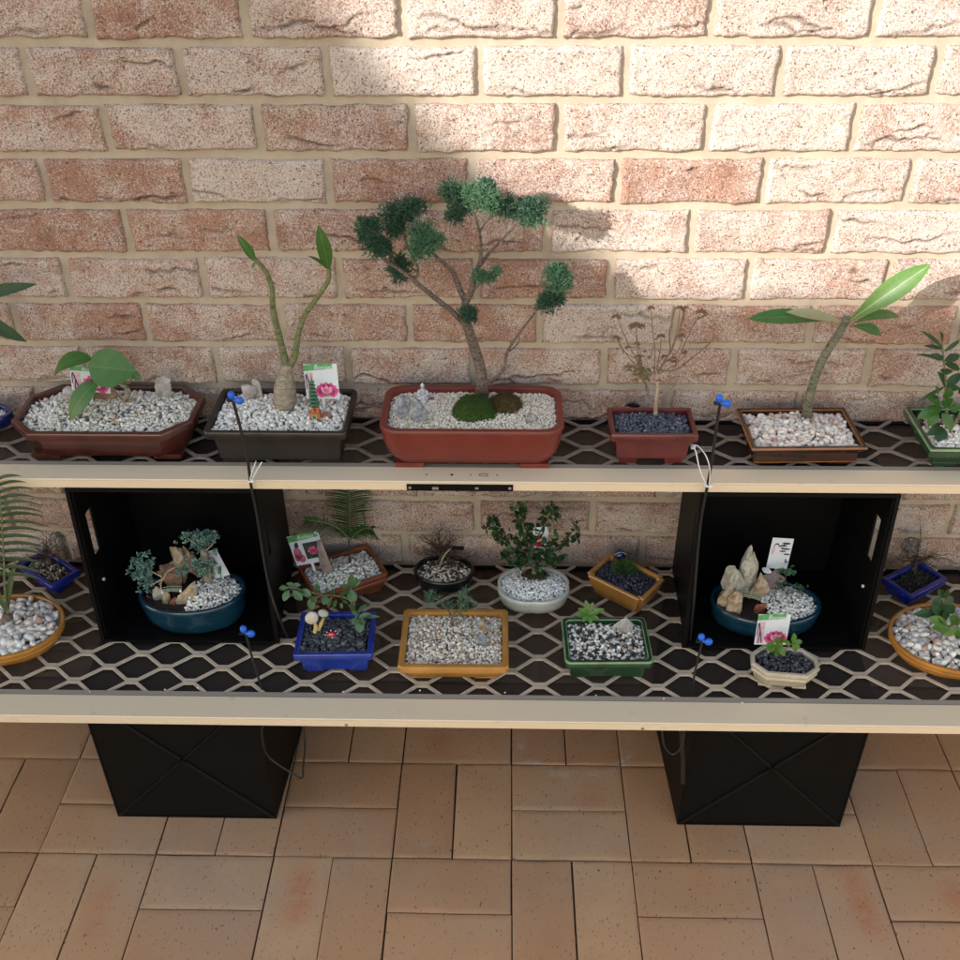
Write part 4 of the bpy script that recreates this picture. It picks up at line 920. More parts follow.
for q_ in ([(430, 590), (440, 400), (420, 250), (410, 60)], [(455, 600), (560, 420), (620, 220), (640, 60)], [(600, 540), (700, 300), (810, 90)], [(400, 640), (250, 400), (130, 130)], [(400, 640), (230, 460), (130, 300)], [(455, 560), (480, 400), (490, 285)], [(560, 470), (640, 380), (655, 285)], [(455, 600), (600, 520), (690, 430)], [(400, 650), (300, 560), (230, 520)]):
    stem(g, 'twig', B_TWIG, [M5(x_, y_, .0) for x_, y_ in q_], [.0012, .0007], n=5)
def maple(c, s, droop=.3, seed=0):
    mb = MB(); q = random.Random(seed); a0 = q.uniform(-.4, .4); nrm = Vector((q.uniform(-.4, .4), -.75, .65)).normalized(); u = nrm.orthogonal(); u = (Vector((1, 0, 0))-nrm*nrm.x).normalized(); w = nrm.cross(u)
    for i in range(7):
        a = math.pi/2 + (i-3)*.62 + a0; L = s*(1-.11*abs(i-3)); d = u*math.cos(a) + w*math.sin(a)*.8; mb.leaf(c, c+d*L-Vector((0, 0, droop*L)), L*.30, nrm, bend=.08, n=5, shape=.4)
    return mb
for i, (x, y, s) in enumerate([(410, 60, 60), (640, 60, 70), (690, 60, 50), (810, 90, 80), (130, 130, 70), (290, 200, 90), (260, 205, 60), (330, 205, 60), (130, 300, 65), (490, 285, 60), (655, 285, 60), (470, 640, 35), (430, 810, 20)]): maple(M5(x, y, -.002), s/8*U1*.9, .5, i).build('leaf', [L_MAPLE, L_MAPLE], g['root'], ang=None)
mb = MB(); q = random.Random(3)
for i in range(19):
    x, y = (q.gauss(320, 70), q.gauss(470, 60)) if i < 11 else (q.gauss(600, 45), q.gauss(485, 30)); s = maple(M5(x, y, q.uniform(-.012, .012)), q.uniform(22, 46)/8*U1, .3, i+50); mb.add(s.v, s.f)
mb.mi = [0]*len(mb.f); mb.build('foliage', L_MAPLE, g['root'], ang=None)
mb = MB(); q = random.Random(5)
for i in range(20): s = maple(M5(q.gauss(320, 50), q.gauss(570, 28), q.uniform(-.012, .004)), q.uniform(22, 42)/8*U1, .3, i+90); mb.add(s.v, s.f)
mb.mi = [0]*len(mb.f); mb.build('green_foliage', leafmat('leaf_olive', (.10, .10, .02), (.15, .13, .03)), g['root'], ang=None)
rock('broken_shard', 'dark shard at the back of the small maroon pot', onZ(633, 406, g['zt'])+Vector((0, 0, .004)), (.026, .008, .016), matte('shard_dark', (.03, .02, .025), .6), ry=.3, seed=31, cat='stone')

# ---- 6 amber tray, plumeria
g = pot(fitcorners((754, 449), (872, 448), (842, 407), (733, 408), .043, ZU), 'potted_plant', 'glossy amber brown tray pot with one leaning plumeria stem', 'potted plant', lambda w, d: rrect(w, d, .003, 2), M_AMBER, 'tray', bi=.012, rimw=.008, foot=.006, feet=True, rimmat=M_GOLD)
gravel(g, G_RIVER, .0105, 6, .008, .62, big=True); f = at(g, .015)
stem(g, 'stem', B_PLUM, [onZ(806, 417, g['zt'])-Vector((0, 0, .004)), f(809, 400), f(815, 378), f(825, 355), f(836, 338), f(845, 323)], [.0095, .0080, .0074, .0072, .0068, .0064], n=14)
leaves(g, [(f(848, 322, -.005), f(931, 264, -.02), 22*U1, (-.25, -.8, .6), .05)], V_LIGHT, shape=.6, n=14)
leaves(g, [(f(842, 321), f(748, 319, -.02), 17*U1, (0, -.55, .8), .06), (f(852, 324), f(899, 316, .03), 14*U1, (.1, -.3, 1), .10), (f(850, 326), f(881, 334, -.01), 13*U1, (.2, -.5, .8), .10)], V_MID, shape=.65, n=12)
leaves(g, [(f(842, 322, -.01), f(786, 312, -.03), 12*U1, (0, -.5, .8), .05)], L_BUFF, name='withered_leaf', shape=.55, n=12)
mb = MB()
for q in ((0, 0), (.004, .003), (-.004, .002)): mb.ell(f(846+q[0]*300, 320), (.0065, .0065, .008), 10, 8)
mb.build('growing_tip', B_PLUM, g['root'])

# ---- 7 green pot at the right edge
g = pot(fitcorners((932, 450), (1052, 451), (1012, 407), (902, 406), .047, ZU), 'potted_plant', 'bottle green pot cut by the right edge of the upper shelf, leafy upright shoots', 'potted plant', lambda w, d: rrect(w, d, .005, 3), M_GREEN, 'lip', bi=.016, rimw=.009, rimmat=M_GEDGE)
gravel(g, G_SOILY, .007, 7, .004); gravel(g, G_WHITE, .008, 8, .006, region=lambda X, Y: (Y < .01), dz=.002)
f = at(g, -.01); G7 = lambda x, y, e=0: onY(880+x/6, 320+y/6, g['Y']-.01+e)
stem(g, 'stem', B_GREENB, [G7(400, 650), G7(400, 560), G7(395, 400), G7(385, 280), G7(375, 170), G7(370, 110)], [.003, .0025, .0018, .001]); stem(g, 'stem', B_GREENB, [G7(420, 660), G7(480, 560), G7(540, 400), G7(560, 300)], [.003, .0015])
L7 = [((375, 170), (240, 62), 26), ((372, 130), (358, 68), 28), ((375, 175), (262, 155), 24), ((385, 190), (480, 120), 24), ((380, 240), (218, 205), 20), ((385, 235), (290, 215), 40), ((385, 250), (480, 210), 45), ((385, 260), (480, 300), 40), ((390, 290), (400, 330), 60), ((392, 400), (345, 310), 46), ((392, 400), (490, 320), 50), ((395, 410), (480, 410), 40),
      ((390, 400), (230, 490), 22), ((560, 300), (500, 200), 50), ((560, 300), (620, 200), 50), ((550, 380), (620, 400), 50), ((550, 380), (470, 440), 50)]
LB7 = [((345, 470), (330, 400), 44), ((395, 470), (420, 400), 50), ((360, 500), (285, 470), 62), ((360, 520), (225, 590), 62), ((350, 540), (290, 640), 52), ((380, 480), (400, 530), 50), ((370, 560), (430, 655), 66), ((420, 540), (480, 520), 50), ((365, 520), (300, 560), 50), ((400, 520), (440, 470), 44)]
leaves(g, [(G7(*a), G7(*b, rr.uniform(-.015, .01)), w/6*U1*1.15, (rr.uniform(-.3, .3), -.6, .7), .06) for a, b, w in L7], L_DARK, shape=.5)
leaves(g, [(G7(*a, -.01), G7(*b, -.015-rr.uniform(0, .015)), w/6*U1*1.15, (rr.uniform(-.3, .3), -.6, .8), .06) for a, b, w in LB7], L_MID, shape=.5)
leaves(g, [(G7(370, 640, -.01), G7(350, 735, -.03), 85/6*U1, (0, -.7, .7), .06), (G7(370, 640, -.01), G7(280, 690, -.03), 60/6*U1, (0, -.7, .7), .06)], L_DARK, shape=.5)

# ---- 8 ochre oval at the lower left edge, palm
g = pot(fitpot(3, 673, 659, 593, 118, ZL, over=.004), 'potted_palm', 'ochre oval pot of large pale pebbles cut by the left edge, feathery palm frond', 'potted plant', oval, M_OCHRE, 'belt', bi=.016, rimw=.006, foot=.001, feet=False)
gravel(g, G_RIVER, .0150, 9, .010, .6, big=True); f = at(g, 0)
P8 = lambda x, y, e=0: onY(x/4.8, 480+y/4.8, g['Y']-.01+e)
stem(g, 'trunk_base', B_JUN, [P8(35, 665, .0), P8(30, 640)], [.011, .006], n=10)
fr = smoothpath([P8(38, 640), P8(25, 560), P8(20, 430), P8(15, 300), P8(8, 180), P8(0, 80, .01), P8(-20, -20, .02)], 6); stem(g, 'frond_stalk', B_GREENB, fr[::6], [.0022, .0018, .001])
def frond(g, path, n, ln, wd, mat, sides=(-1, 1), t0=.25, droop=.35, tipf=.35, name='frond', updir=.35, yy=0):
    mb = MB(); m = len(path)-1
    for i in range(n):
        t = t0+(1-t0)*i/n; q = t*m; a = int(q); p = path[a].lerp(path[min(a+1, m)], q-a); tg = (path[min(a+1, m)]-path[a-1 if a else 0]).normalized(); sd = tg.cross(Vector((0, 1, .2))).normalized()
        L = ln*(tipf+(1-tipf)*math.sin(math.pi*min(1, (1-t)*.9+.1)))*rr.uniform(.9, 1.06)
        for s in sides:
            d = (sd*s + tg*updir + Vector((0, yy+rr.uniform(-.1, .1), 0))).normalized(); k_ = 5; pr = None; nn = Vector((0, -.5, 1)).normalized(); w_ = nn.cross(d).normalized(); vs = []
            for j in range(k_+1):
                u = j/k_; c = p + d*L*u - Vector((0, 0, droop*L*u*u)); ww = wd*(1-u**2.5)*.5+.0001; vs += [c-w_*ww+Vector((0, 0, ww*.5)), c, c+w_*ww+Vector((0, 0, ww*.5))]
            mb.add(vs, [(j*3+a_, j*3+a_+1, j*3+a_+4, j*3+a_+3) for j in range(k_) for a_ in (0, 1)])
    return mb.build(name, mat, g['root'], ang=None)
frond(g, fr, 15, .080, .0075, L_PALM, t0=.30, droop=.35, updir=.45)
leaves(g, [(P8(38, 640), P8(-40, 460), .012), (P8(38, 640), P8(80, 370, .03), .012)], L_PALM, shape=.5)

# ---- 9 blue square pot at the left, dead bonsai
def deadtree(g, P, spread, mat, n=26, top=70, wire=True, seed=1, dead='bare'):
    q = random.Random(seed); b = Vector(P)
    stem(g, 'trunk', mat, [b-Vector((0, 0, .003)), b+Vector((.003, 0, .010)), b+Vector((-.002, 0, .022)), b+Vector((.002, 0, .034))], [.0045, .0035, .0028, .002])
    for i in range(n):
        s = b+Vector((0, 0, q.uniform(.012, .034))); a = q.uniform(0, 6.28); el = q.uniform(-.1, 1.2); d = Vector((math.cos(a)*math.cos(el), math.sin(a)*math.cos(el)*.7, math.sin(el))); L = spread*q.uniform(.5, 1); pts = [s]
        for j in range(5): d = (d+Vector((q.uniform(-.45, .45), q.uniform(-.4, .4), q.uniform(-.3, .4)))).normalized(); pts.append(pts[-1]+d*L/5)
        stem(g, 'twig', mat, pts, [.0011, .0004], n=5, k=2)
        for j in (2, 3, 4):
            e = (d+sphere_dir()).normalized(); stem(g, 'twig', mat, [pts[j], pts[j]+e*L*.16, pts[j]+e*L*.3+Vector((0, 0, .002))], [.0006, .0003], n=4, k=1)
g = pot(fitcorners((17, 563), (49, 587), (82, 570), (46, 549), .040, ZL), 'bonsai', 'dark blue square pot turned cornerwise at the left, dead twiggy bonsai', 'bonsai', lambda w, d: rrect(w, d, .003, 2), M_ROYAL, 'lip', bi=.012, rimw=.008, foot=.006)
gravel(g, G_SOILY, .006, 10, .006); deadtree(g, onZ(50, 565, g['zt']), .055, B_DARK, 24, seed=2)
def wireball(g, c, r, mat):
    mb = MB(); q = random.Random(8)
    for i in range(10):
        M = Matrix.Rotation(q.uniform(0, 3), 3, 'X') @ Matrix.Rotation(q.uniform(0, 3), 3, 'Y'); mb.tube([c+M@Vector((r[0]*math.cos(a), r[0]*math.sin(a), r[1]*.4*math.sin(2*a+i))) for a in [k_*math.pi/10 for k_ in range(21)]], .0006, 5)
    return mb.build('wire_mesh', mat, g['root'])
wireball(g, onY(57, 540, g['Y']+.01), (.016, .014), B_DEAD)

# ---- 10 teal oval in the left crate
ZC = ZL+.0055
g = G10 = pot(dict(fitpot(192, 637, 614, 567, 106, ZC), rot=.06), 'bonsai_landscape', 'teal oval pot in the left crate with brown rocks and blue green succulents', 'bonsai', oval, M_TEAL, 'bowl', bi=.012, rimw=.007, foot=.001, feet=False, group='teal oval pots inside the crates')
gravel(g, G_WHITE, .0068, 11, .016, region=lambda X, Y: X > .006+.25*Y, layers=2); C10 = lambda x, y, e=0: onY(120+x/6.86, 520+y/6.86, g['Y']+e)
R10 = ((262, 470, 275, 470, K_BROWN, .03, 41, .25, .15, 'dark brown wedge shaped rock in the left teal pot', .02), (352, 460, 115, 430, K_TAN, .026, 42, -.1, .0, 'tallest brown rock in the left teal pot, under the upper succulent', .03), (425, 545, 185, 430, K_BROWN, .026, 43, -.25, .2, 'reddish rock leaning on the tallest rock of the left teal pot', .032),
       (395, 535, 415, 650, K_TAN, .022, 44, .35, .0, 'slanting tan rock at the edge of the white gravel in the left teal pot', -.02), (215, 305, 455, 610, K_OLIVE, .02, 45, 0, .1, 'small olive rock under the left end of the tiny bridge', -.01), (280, 356, 480, 640, K_TAN, .018, 46, .1, .1, 'tan rock under the middle of the tiny bridge', -.022),
       (345, 412, 520, 645, K_RED, .016, 47, .1, .1, 'small reddish rock under the right end of the tiny bridge', -.024), (160, 225, 500, 590, K_RED, .012, 48, 0, .2, 'dark red stone inside the left rim of the left teal pot', -.01))
def px10(g, C, table):
    for x0, x1, y0, y1, mt, dep, sd, ry_, pt, lab, dy in table:
        sh = 18
        a, b = C(x0, (y0+y1)/2, dy), C(x1, (y0+y1)/2, dy); t, l = C((x0+x1)/2, y0, dy), C((x0+x1)/2, y1, dy); zb = min(l.z, g['zt']+.004); zb = max(zb, g['Z']+.012)
        h = t.z-zb; rock('stone', lab, ((a.x+b.x)/2, g['Y']+dy, zb+h/2-.002), ((b.x-a.x)*1.08, dep, h+.006), mt, ry=ry_, seed=sd, point=pt, sharp=sh)
px10(g, C10, R10)
stem(g, 'succulent_trunk', B_GREY, [C10(600, 430, .02), C10(600, 340, .02), C10(585, 260, .02), C10(570, 200, .02)], [.010, .011, .009, .005], n=12)
for p_ in ([C10(300, 400, -.01), C10(330, 350, 0), C10(430, 310, .01), C10(520, 300, .01)], [C10(290, 390, -.01), C10(230, 360, -.01), C10(190, 330, -.01)], [C10(300, 400, -.01), C10(220, 440, -.01), C10(180, 440, -.01)], [C10(570, 210, .02), C10(500, 150, .02), C10(430, 110, .02)], [C10(580, 220, .02), C10(640, 160, .02), C10(660, 110, .02)], [C10(290, 500, -.015), C10(280, 440, -.012), C10(300, 400, -.01)]): stem(g, 'twig', B_PALE, p_, [.0016, .0008], n=6)
def rosettes(g, C, spots, mat, s=.006, name='foliage', n=9):
    mb = MB()
    for x, y, e in spots:
        c = C(x, y, e); ax = sphere_dir(.6)
        for i in range(n):
            v = (sphere_dir(.3)+ax*.5).normalized(); mb.leaf(c, c+v*s*rr.uniform(.7, 1.3), s*.55, sphere_dir(.5), n=3, bend=.1, shape=.6)
    return mb.build(name, [mat, mat], g['root'], ang=None)
sp = [(rr.gauss(150, 42), rr.gauss(345, 50), rr.uniform(-.03, .0)) for _ in range(75)] + [(rr.gauss(200, 38), rr.gauss(430, 30), rr.uniform(-.02, 0)) for _ in range(20)]
rosettes(g, C10, [(80, 275, -.01), (130, 270, -.01), (190, 270, -.01), (230, 295, -.01)] + sp, L_BLUEG, .0066)
rosettes(g, C10, [(rr.gauss(560, 60), rr.gauss(125, 30), rr.uniform(.005, .04)) for _ in range(80)] + [(430, 100, .02), (455, 115, .02), (660, 90, .02), (665, 130, .02)], L_BLUEG, .0066)
rosettes(g, C10, [(rr.gauss(520, 45), rr.gauss(320, 36), rr.uniform(-.01, .01)) for _ in range(34)] + [(rr.gauss(425, 25), rr.gauss(345, 15), 0) for _ in range(8)] + [(rr.gauss(610, 40), rr.gauss(340, 45), .008) for _ in range(20)], L_BLUEG, .0066)
def bridge(g, A, B, label):
    root = thing('toy_bridge', label, 'ornament', (A+B)/2); M_ = bpy.data.materials.get('bridge_paint') or matte('bridge_paint', (.30, .34, .24), .6, .4, 300)
    mb = MB(); pts = [A.lerp(B, t)+Vector((0, 0, .003*math.sin(math.pi*t))) for t in lerpl(0, 1, 9)]
    for p, q in zip(pts[:-1], pts[1:]): mb.box((p+q)/2, ((q-p).length*.86, .010, .0014), ry=-math.atan2(q.z-p.z, q.x-p.x))
    mb.build('deck', M_, root, smooth=False)
    for s in (-1, 1): mb = MB(); mb.tube([p+Vector((0, s*.005, .004)) for p in pts], .0007, 6); mb.build('railing', M_, root)
    for e in (A, B): mb = MB(); mb.box(e+Vector((0, -.004, .002)), (.0034, .0034, .007), taper=.8); mb.build('end_post', M_WHITEP, root, smooth=False)
bridge(g, C10(295, 488, -.026), C10(420, 480, -.026), 'tiny green bridge over the rocks of the left teal pot')
pc = onY(212, 579, g['Y']+.03); card('white paper tag with handwriting at the back of the left teal pot', pc+Vector((.006, 0, 0)), .032, .062, tilt=-.32, lean=.12, kind='hand')

# ---- 11 rust pot with cycad
g = pot(fitcorners((313, 601), (389, 571), (368, 545), (299, 563), .050, ZL), 'potted_cycad', 'rust red rectangular pot turned askew with a dark feathery cycad', 'potted plant', lambda w, d: rrect(w, d, .010, 4), M_RUST, 'belt', bi=.010, rimw=.006, foot=.006)
gravel(g, G_WHITE, .0075, 12, .010); C11 = lambda x, y, e=0: onY(280+x/9.6, 520+y/9.6, g['Y']+e)
stem(g, 'stem', B_DARK, [onZ(349.5, 565, g['zt']), C11(670, 300, .01), C11(660, 180, .02)], [.003, .0018, .0014])
mb = MB(); c = onZ(350, 566, g['zt']); mb.ell(c+Vector((0, 0, .001)), (.009, .007, .005), 10, 6, jit=.4); mb.build('crown_base', B_DARK, g['root'])
f1 = smoothpath([C11(665, 200, .02), C11(670, 60, .03), C11(670, -100, .04), C11(665, -260, .055), C11(650, -420, .06)], 6); stem(g, 'frond_stalk', B_GREENB, f1[::6], [.0014, .0008], n=6); frond(g, f1, 34, .052, .0026, L_CYC, t0=.12, droop=.12, updir=.28)
f2 = smoothpath([C11(660, 190, .01), C11(600, 110, 0), C11(480, 40, -.01), C11(340, 10, -.015), C11(240, -5, -.015)], 6); stem(g, 'frond_stalk', B_GREENB, f2[::6], [.0014, .0008], n=6); frond(g, f2, 26, .034, .0026, L_CYC, t0=.1, droop=.5, updir=.5, sides=(1, -1))
f3 = smoothpath([C11(675, 190, .01), C11(740, 120, 0), C11(820, 80, -.01), C11(890, 90, -.015)], 6); stem(g, 'frond_stalk', B_GREENB, f3[::6], [.0014, .0008], n=6); frond(g, f3, 20, .034, .0026, L_CYC, t0=.1, droop=.4, updir=.5)
cardpx('tilted card with a kimono figure and a pink flower beside the cycad', 297, 329, 566, 539, onZ(316, 575, g['zt']).y, tilt=-.22, lean=.12, kind='kimono')
P = onZ(323, 576, g['zt']); t = onY(325, 541, P.y); rock('stone', 'tall purple grey shard standing in front of the kimono card', ((P.x+t.x)/2, P.y, (P.z+t.z)/2), (.026, .008, t.z-P.z+.008), K_PURPLE, seed=51, point=.35, ry=-.12, sharp=5)

# ---- 12 black bowl
g = pot(fitpot(444, 597, 584, 554, 61, ZL), 'bonsai', 'small black round bowl with a dense brown twiggy bonsai', 'bonsai', oval, M_BLKPOT, 'bowl', bi=.012, rimw=.005, foot=.001, feet=False)
gravel(g, G_SOILY, .0065, 13, .006); gravel(g, G_CREAM, .0065, 14, .006, region=lambda X, Y: Y < .012+.01*np.sin(X*300), dz=.001, layers=1)
b = onZ(440, 563, g['zt']); deadtree(g, b+Vector((0, 0, .008)), .060, B_DARK, 34, seed=5); deadtree(g, b+Vector((.015, 0, .004)), .042, B_DARK, 16, seed=6)
stem(g, 'trunk', B_GREY, [onZ(439, 568, g['zt']), onY(444, 556, g['Y']-.01), onY(450, 549, g['Y'])], [.0022, .0016])
mb = MB(); mb.box(onY(458, 548, g['Y']+.012), (.024, .001, .010)); mb.build('plant_tag', M_BLKPOT, g['root'], smooth=False)

# ---- 13 blue rectangle, jade
g = G13 = pot(fitcorners((292, 656), (371, 654), (378, 611), (302, 611), .057, ZL), 'potted_plant', 'bright cobalt blue rectangular pot with trailing grey green leaves', 'potted plant', lambda w, d: rrect(w, d, .003, 2), M_COBALT, 'lip', bi=.012, rimw=.009, foot=.006)
gravel(g, G_BLACK, .0085, 15, .006, .7, big=True); C13 = lambda x, y, e=0: onY(280+x/9.6, 520+y/9.6, g['Y']+e)
b0 = onZ(358, 633, g['zt'])
stem(g, 'stem', B_GREENB, [b0, C13(750, 1000, -.005), C13(720, 900, .0), C13(660, 820, 0)], [.002, .0014]); stem(g, 'stem', B_GREENB, [C13(740, 920, 0), C13(680, 780, .005), C13(560, 730, .01), C13(400, 720, .01), C13(260, 680, 0), C13(120, 650, -.01), C13(20, 650, -.01)], [.0018, .001]); stem(g, 'stem', B_GREENB, [C13(720, 820, 0), C13(690, 680, .005), C13(680, 600, .005)], [.0014, .0008])
LJ = [((80, 650), (-10, 660), 60), ((90, 670), (35, 780), 70), ((110, 640), (200, 625), 55), ((120, 680), (215, 770), 75), ((150, 640), (60, 610), 50), ((200, 670), (300, 730), 75), ((230, 700), (180, 700), 55), ((340, 690), (350, 610), 62), ((330, 740), (290, 860), 90), ((300, 740), (350, 790), 60),
      ((440, 720), (420, 815), 75), ((440, 720), (470, 660), 75), ((520, 730), (520, 660), 60), ((500, 740), (460, 840), 60), ((540, 760), (525, 840), 45), ((600, 760), (570, 700), 60), ((680, 640), (690, 510), 70), ((680, 640), (780, 570), 66), ((680, 650), (560, 630), 40), ((670, 680), (600, 720), 60), ((680, 660), (690, 790), 80), ((680, 660), (730, 780), 60),
      ((730, 870), (650, 815), 55), ((740, 900), (840, 810), 45), ((740, 930), (700, 840), 60), ((750, 930), (960, 930), 40), ((750, 940), (870, 900), 55), ((760, 950), (770, 1085), 95), ((740, 940), (690, 1000), 60), ((760, 960), (820, 1000), 55), ((580, 790), (600, 850), 36), ((600, 770), (650, 800), 34)]
leaves(g, [(C13(a[0], a[1], -.004), C13(b[0], b[1], -.012+rr.uniform(-.012, .008)), w/9.6*L1, (rr.uniform(-.4, .4), -.5, .8), .05) for a, b, w in LJ], L_JADE, shape=.52)
root = thing('mushroom_ornament', 'pair of cream toy mushrooms on yellow stems in the cobalt pot', 'ornament', onZ(315, 632, g['zt'])); M_Y = matte('mushroom_stem', (.55, .40, .17), .7, .3, 150); M_CR = matte('mushroom_cap', (.55, .50, .42), .7, .15, 150); M_CG = matte('mushroom_grey', (.36, .40, .34), .7, .15, 150)
P13 = lambda x, y, e=0: onY(280+x/9.6, 590+y/9.6, G13['Y']+.002+e)
for pts, cc, rd, mt in (([P13(335, 405), P13(345, 355), P13(330, 310)], P13(305, 268, -.002), (.0122, .0070, .0150), M_CR), ([P13(370, 380, .003), P13(395, 320, .004), P13(418, 270, .004)], P13(415, 224, .002), (.0100, .0055, .0088), M_CG)):
    mb = MB(); mb.tube(smoothpath(pts), [.004]*5+[.003]*4, 10); sm = mb.build('stem', M_Y, root)
    mb = MB(); mb.ell(cc, rd, 18, 12, jit=.05, M=Matrix.Rotation(.35, 3, 'Y')); mb.build('cap', mt, sm)
c = onZ(332, 637, g['zt']); root = thing('crab_ornament', 'tiny bright red ornament with white dots in the cobalt pot', 'ornament', c); M_RD = matte('red_enamel', (.62, .015, .03), .25, .1, 60)
mb = MB(); mb.ell(c+Vector((0, 0, .005)), (.0105, .0075, .0065), 14, 8); mb.build('shell', M_RD, root)
for i in range(8): a = i*math.pi/4+.2; mb = MB(); mb.ell(c+Vector((.0112*math.cos(a), .0078*math.sin(a), .007+.002*math.sin(a))), (.0016, .0016, .0016), 8, 6); mb.build('dot', M_WHITEP, root)
for x_ in (-.002, .002): mb = MB(); mb.ell(c+Vector((x_, -.0045, .011)), (.0014,)*3, 8, 6); mb.build('eye', M_WHITEP, root)
mb = MB(); mb.box(c+Vector((0, -.010, .0015)), (.008, .003, .003)); mb.build('base', M_WHITEP, root, smooth=False)
rock('stone', 'round green grey pebble at the front right of the cobalt pot', onZ(360, 645, g['zt'])+Vector((0, 0, .002)), (.018, .015, .010), matte('pebble_olive', (.13, .14, .12), .6, .3, 150), seed=61, sharp=2)

# ---- 14 ochre rectangle
g = pot(fitcorners((397, 668), (509, 668), (508, 609), (404, 608), .047, ZL), 'bonsai_seedling', 'wide honey yellow rectangular pot of beige grit with a small juniper seedling', 'bonsai', lambda w, d: chamf(w, d, .006), M_OCHRE2, 'lip', bi=.016, rimw=.010, foot=.005)
gravel(g, G_BEIGE, .0068, 16, .006); b = onZ(451, 626, g['zt']); f = at(g, .02)
stem(g, 'trunk', B_JUN, [b, onY(452, 619, b.y), onY(449, 611, b.y+.005), onY(445, 604, b.y+.005)], [.003, .0022, .0012]); stem(g, 'branch', B_JUN, [onY(451, 618, b.y), onY(460, 608, b.y), onY(465, 600, b.y)], [.0014, .0008]); stem(g, 'branch', B_JUN, [onY(447, 610, b.y), onY(438, 600, b.y-.005), onY(432, 598, b.y-.005)], [.0014, .0008])
for x, y, rx, ry, n in ((434, 600, 9, 6, 46), (430, 594, 5, 5, 24), (464, 601, 9, 8, 60), (465, 592, 4, 6, 20), (448, 606, 7, 5, 34), (459, 612, 8, 4, 30), (474, 605, 4, 4, 10)): pad(g, onY(x, y, b.y), (rx*L1, rx*L1*.6, ry*L1), L_JUNL, n, L=.008)
rockpx(g, 'blue grey stone in the honey yellow pot', 474, 487, 637, 650, K_SLATE, .014, seed=62, sharp=5); rockpx(g, 'small tan stone behind the blue grey stone in the honey yellow pot', 478, 487, 622, 634, K_TAN, .010, seed=63, point=.2)

# ---- 15 celadon bowl
g = pot(fitpot(533.5, 617, 604, 565, 76, ZL, over=.012), 'bonsai', 'pale celadon lobed bowl of white gravel with a bushy dark green shrub', 'bonsai', lobed, M_CELADON, 'bowl', bi=.010, rimw=.006, foot=.001, feet=False)
gravel(g, G_PEARL, .0056, 17, .014); moss(g, 533, 581, .070, .052, .020, L_MOSSB, 1700); moss(g, 536, 580, .056, .044, .022, L_MOSS, 900)
C15 = lambda x, y, e=0: onY(480+x/4.8, 490+y/4.8, g['Y']+e)
mb = MB(); tips = []
stem(g, 'trunk', B_JUN, [C15(258, 400, -.005), C15(262, 350), C15(250, 300), C15(255, 250)], [.005, .004, .0025], n=10)
br15 = [((255, 300), (180, 240), (110, 240), (80, 215)), ((255, 290), (200, 190), (180, 150), (170, 90)), ((255, 270), (205, 160), (205, 120), (200, 75)), ((255, 260), (290, 170), (310, 110), (350, 75)), ((255, 260), (320, 150), (360, 100), (365, 130)), ((258, 320), (350, 290), (420, 230), (470, 160)), ((258, 320), (380, 280), (440, 240), (480, 225)), ((255, 330), (160, 300), (120, 320), (130, 330)),
        ((100, 220), (60, 190), (30, 175), (15, 190)), ((150, 240), (90, 180), (70, 150), (55, 145)), ((258, 340), (330, 330), (380, 330), (400, 320)), ((258, 330), (220, 340), (190, 350), (180, 350)), ((255, 280), (240, 200), (250, 180), (230, 170)), ((258, 330), (280, 340), (270, 380), (272, 385))]
lv = []
for j, q in enumerate(br15):
    e = [rr.uniform(-.025, .02) for _ in q]; pts = [C15(x, y, ee if i else 0) for i, ((x, y), ee) in enumerate(zip(q, e))]; p = smoothpath(pts, 5); mb.tube(p, lerpl(.0016, .0006, len(p)), 5)
    for i in range(2, len(p)):
        for s in range(2 if j not in (8,) else 1):
            v = sphere_dir(.2); lv.append((p[i], p[i]+v*rr.uniform(.010, .016), rr.uniform(.007, .0105), sphere_dir(.6), .08))
for _ in range(150):
    x, y = rr.gauss(250, 75), rr.gauss(280, 48)
    if y > 375 or y < 180 or x < 90 or x > 400: continue
    p = C15(x, y, rr.uniform(-.04, .03)); v = sphere_dir(.1); lv.append((p, p+v*rr.uniform(.011, .018), rr.uniform(.008, .012), sphere_dir(.7), .08))
mb.build('branches', B_JUN, g['root']); leaves(g, lv, L_DARK, one=True, name='foliage', n=5)
cardpx('white card with a red disc inside the bushy shrub of the celadon bowl', 534, 549, 549, 529, g['Y']+.0, lean=.1, tilt=-.08, kind='dot')

# ---- 16 turned honey pot, blue ball
g = pot(fitcorners((586, 574), (640, 601), (668, 578), (610, 551), .054, ZL), 'potted_cactus', 'amber yellow pot with notched corners turned cornerwise, green tuft on navy gravel', 'potted plant', lambda w, d: notch(w, d, .007), M_OCHRE2, 'plain', bi=.014, rimw=.007, foot=.003, feet=False)
gravel(g, G_DBLUE, .0068, 18, .008); c = onZ(624, 572, g['zt']); mb = MB()
for _ in range(620): v = sphere_dir(.35); v.z = abs(v.z); p = c+Vector((v.x*.017, v.y*.014, v.z*.016+.002)); needle(mb, p, p+(v+sphere_dir(.2)*.6)*rr.uniform(.007, .015), .0007)
mb.build('tuft', leafmat('tuft_green', (.025, .075, .012), (.06, .15, .025), .7, 0), g['root'], smooth=False)
c = onZ(620, 560, g['zt']); root = thing('glass_ball', 'shiny navy blue glass ball at the back of the notched amber pot', 'ornament', c); mb = MB(); mb.ell(c+Vector((0, .004, .010)), (.0125, .0125, .0125), 24, 16); mb.build('ball', glaze('blue_glass', (.004, .012, .12), .06, .1, 1), root)
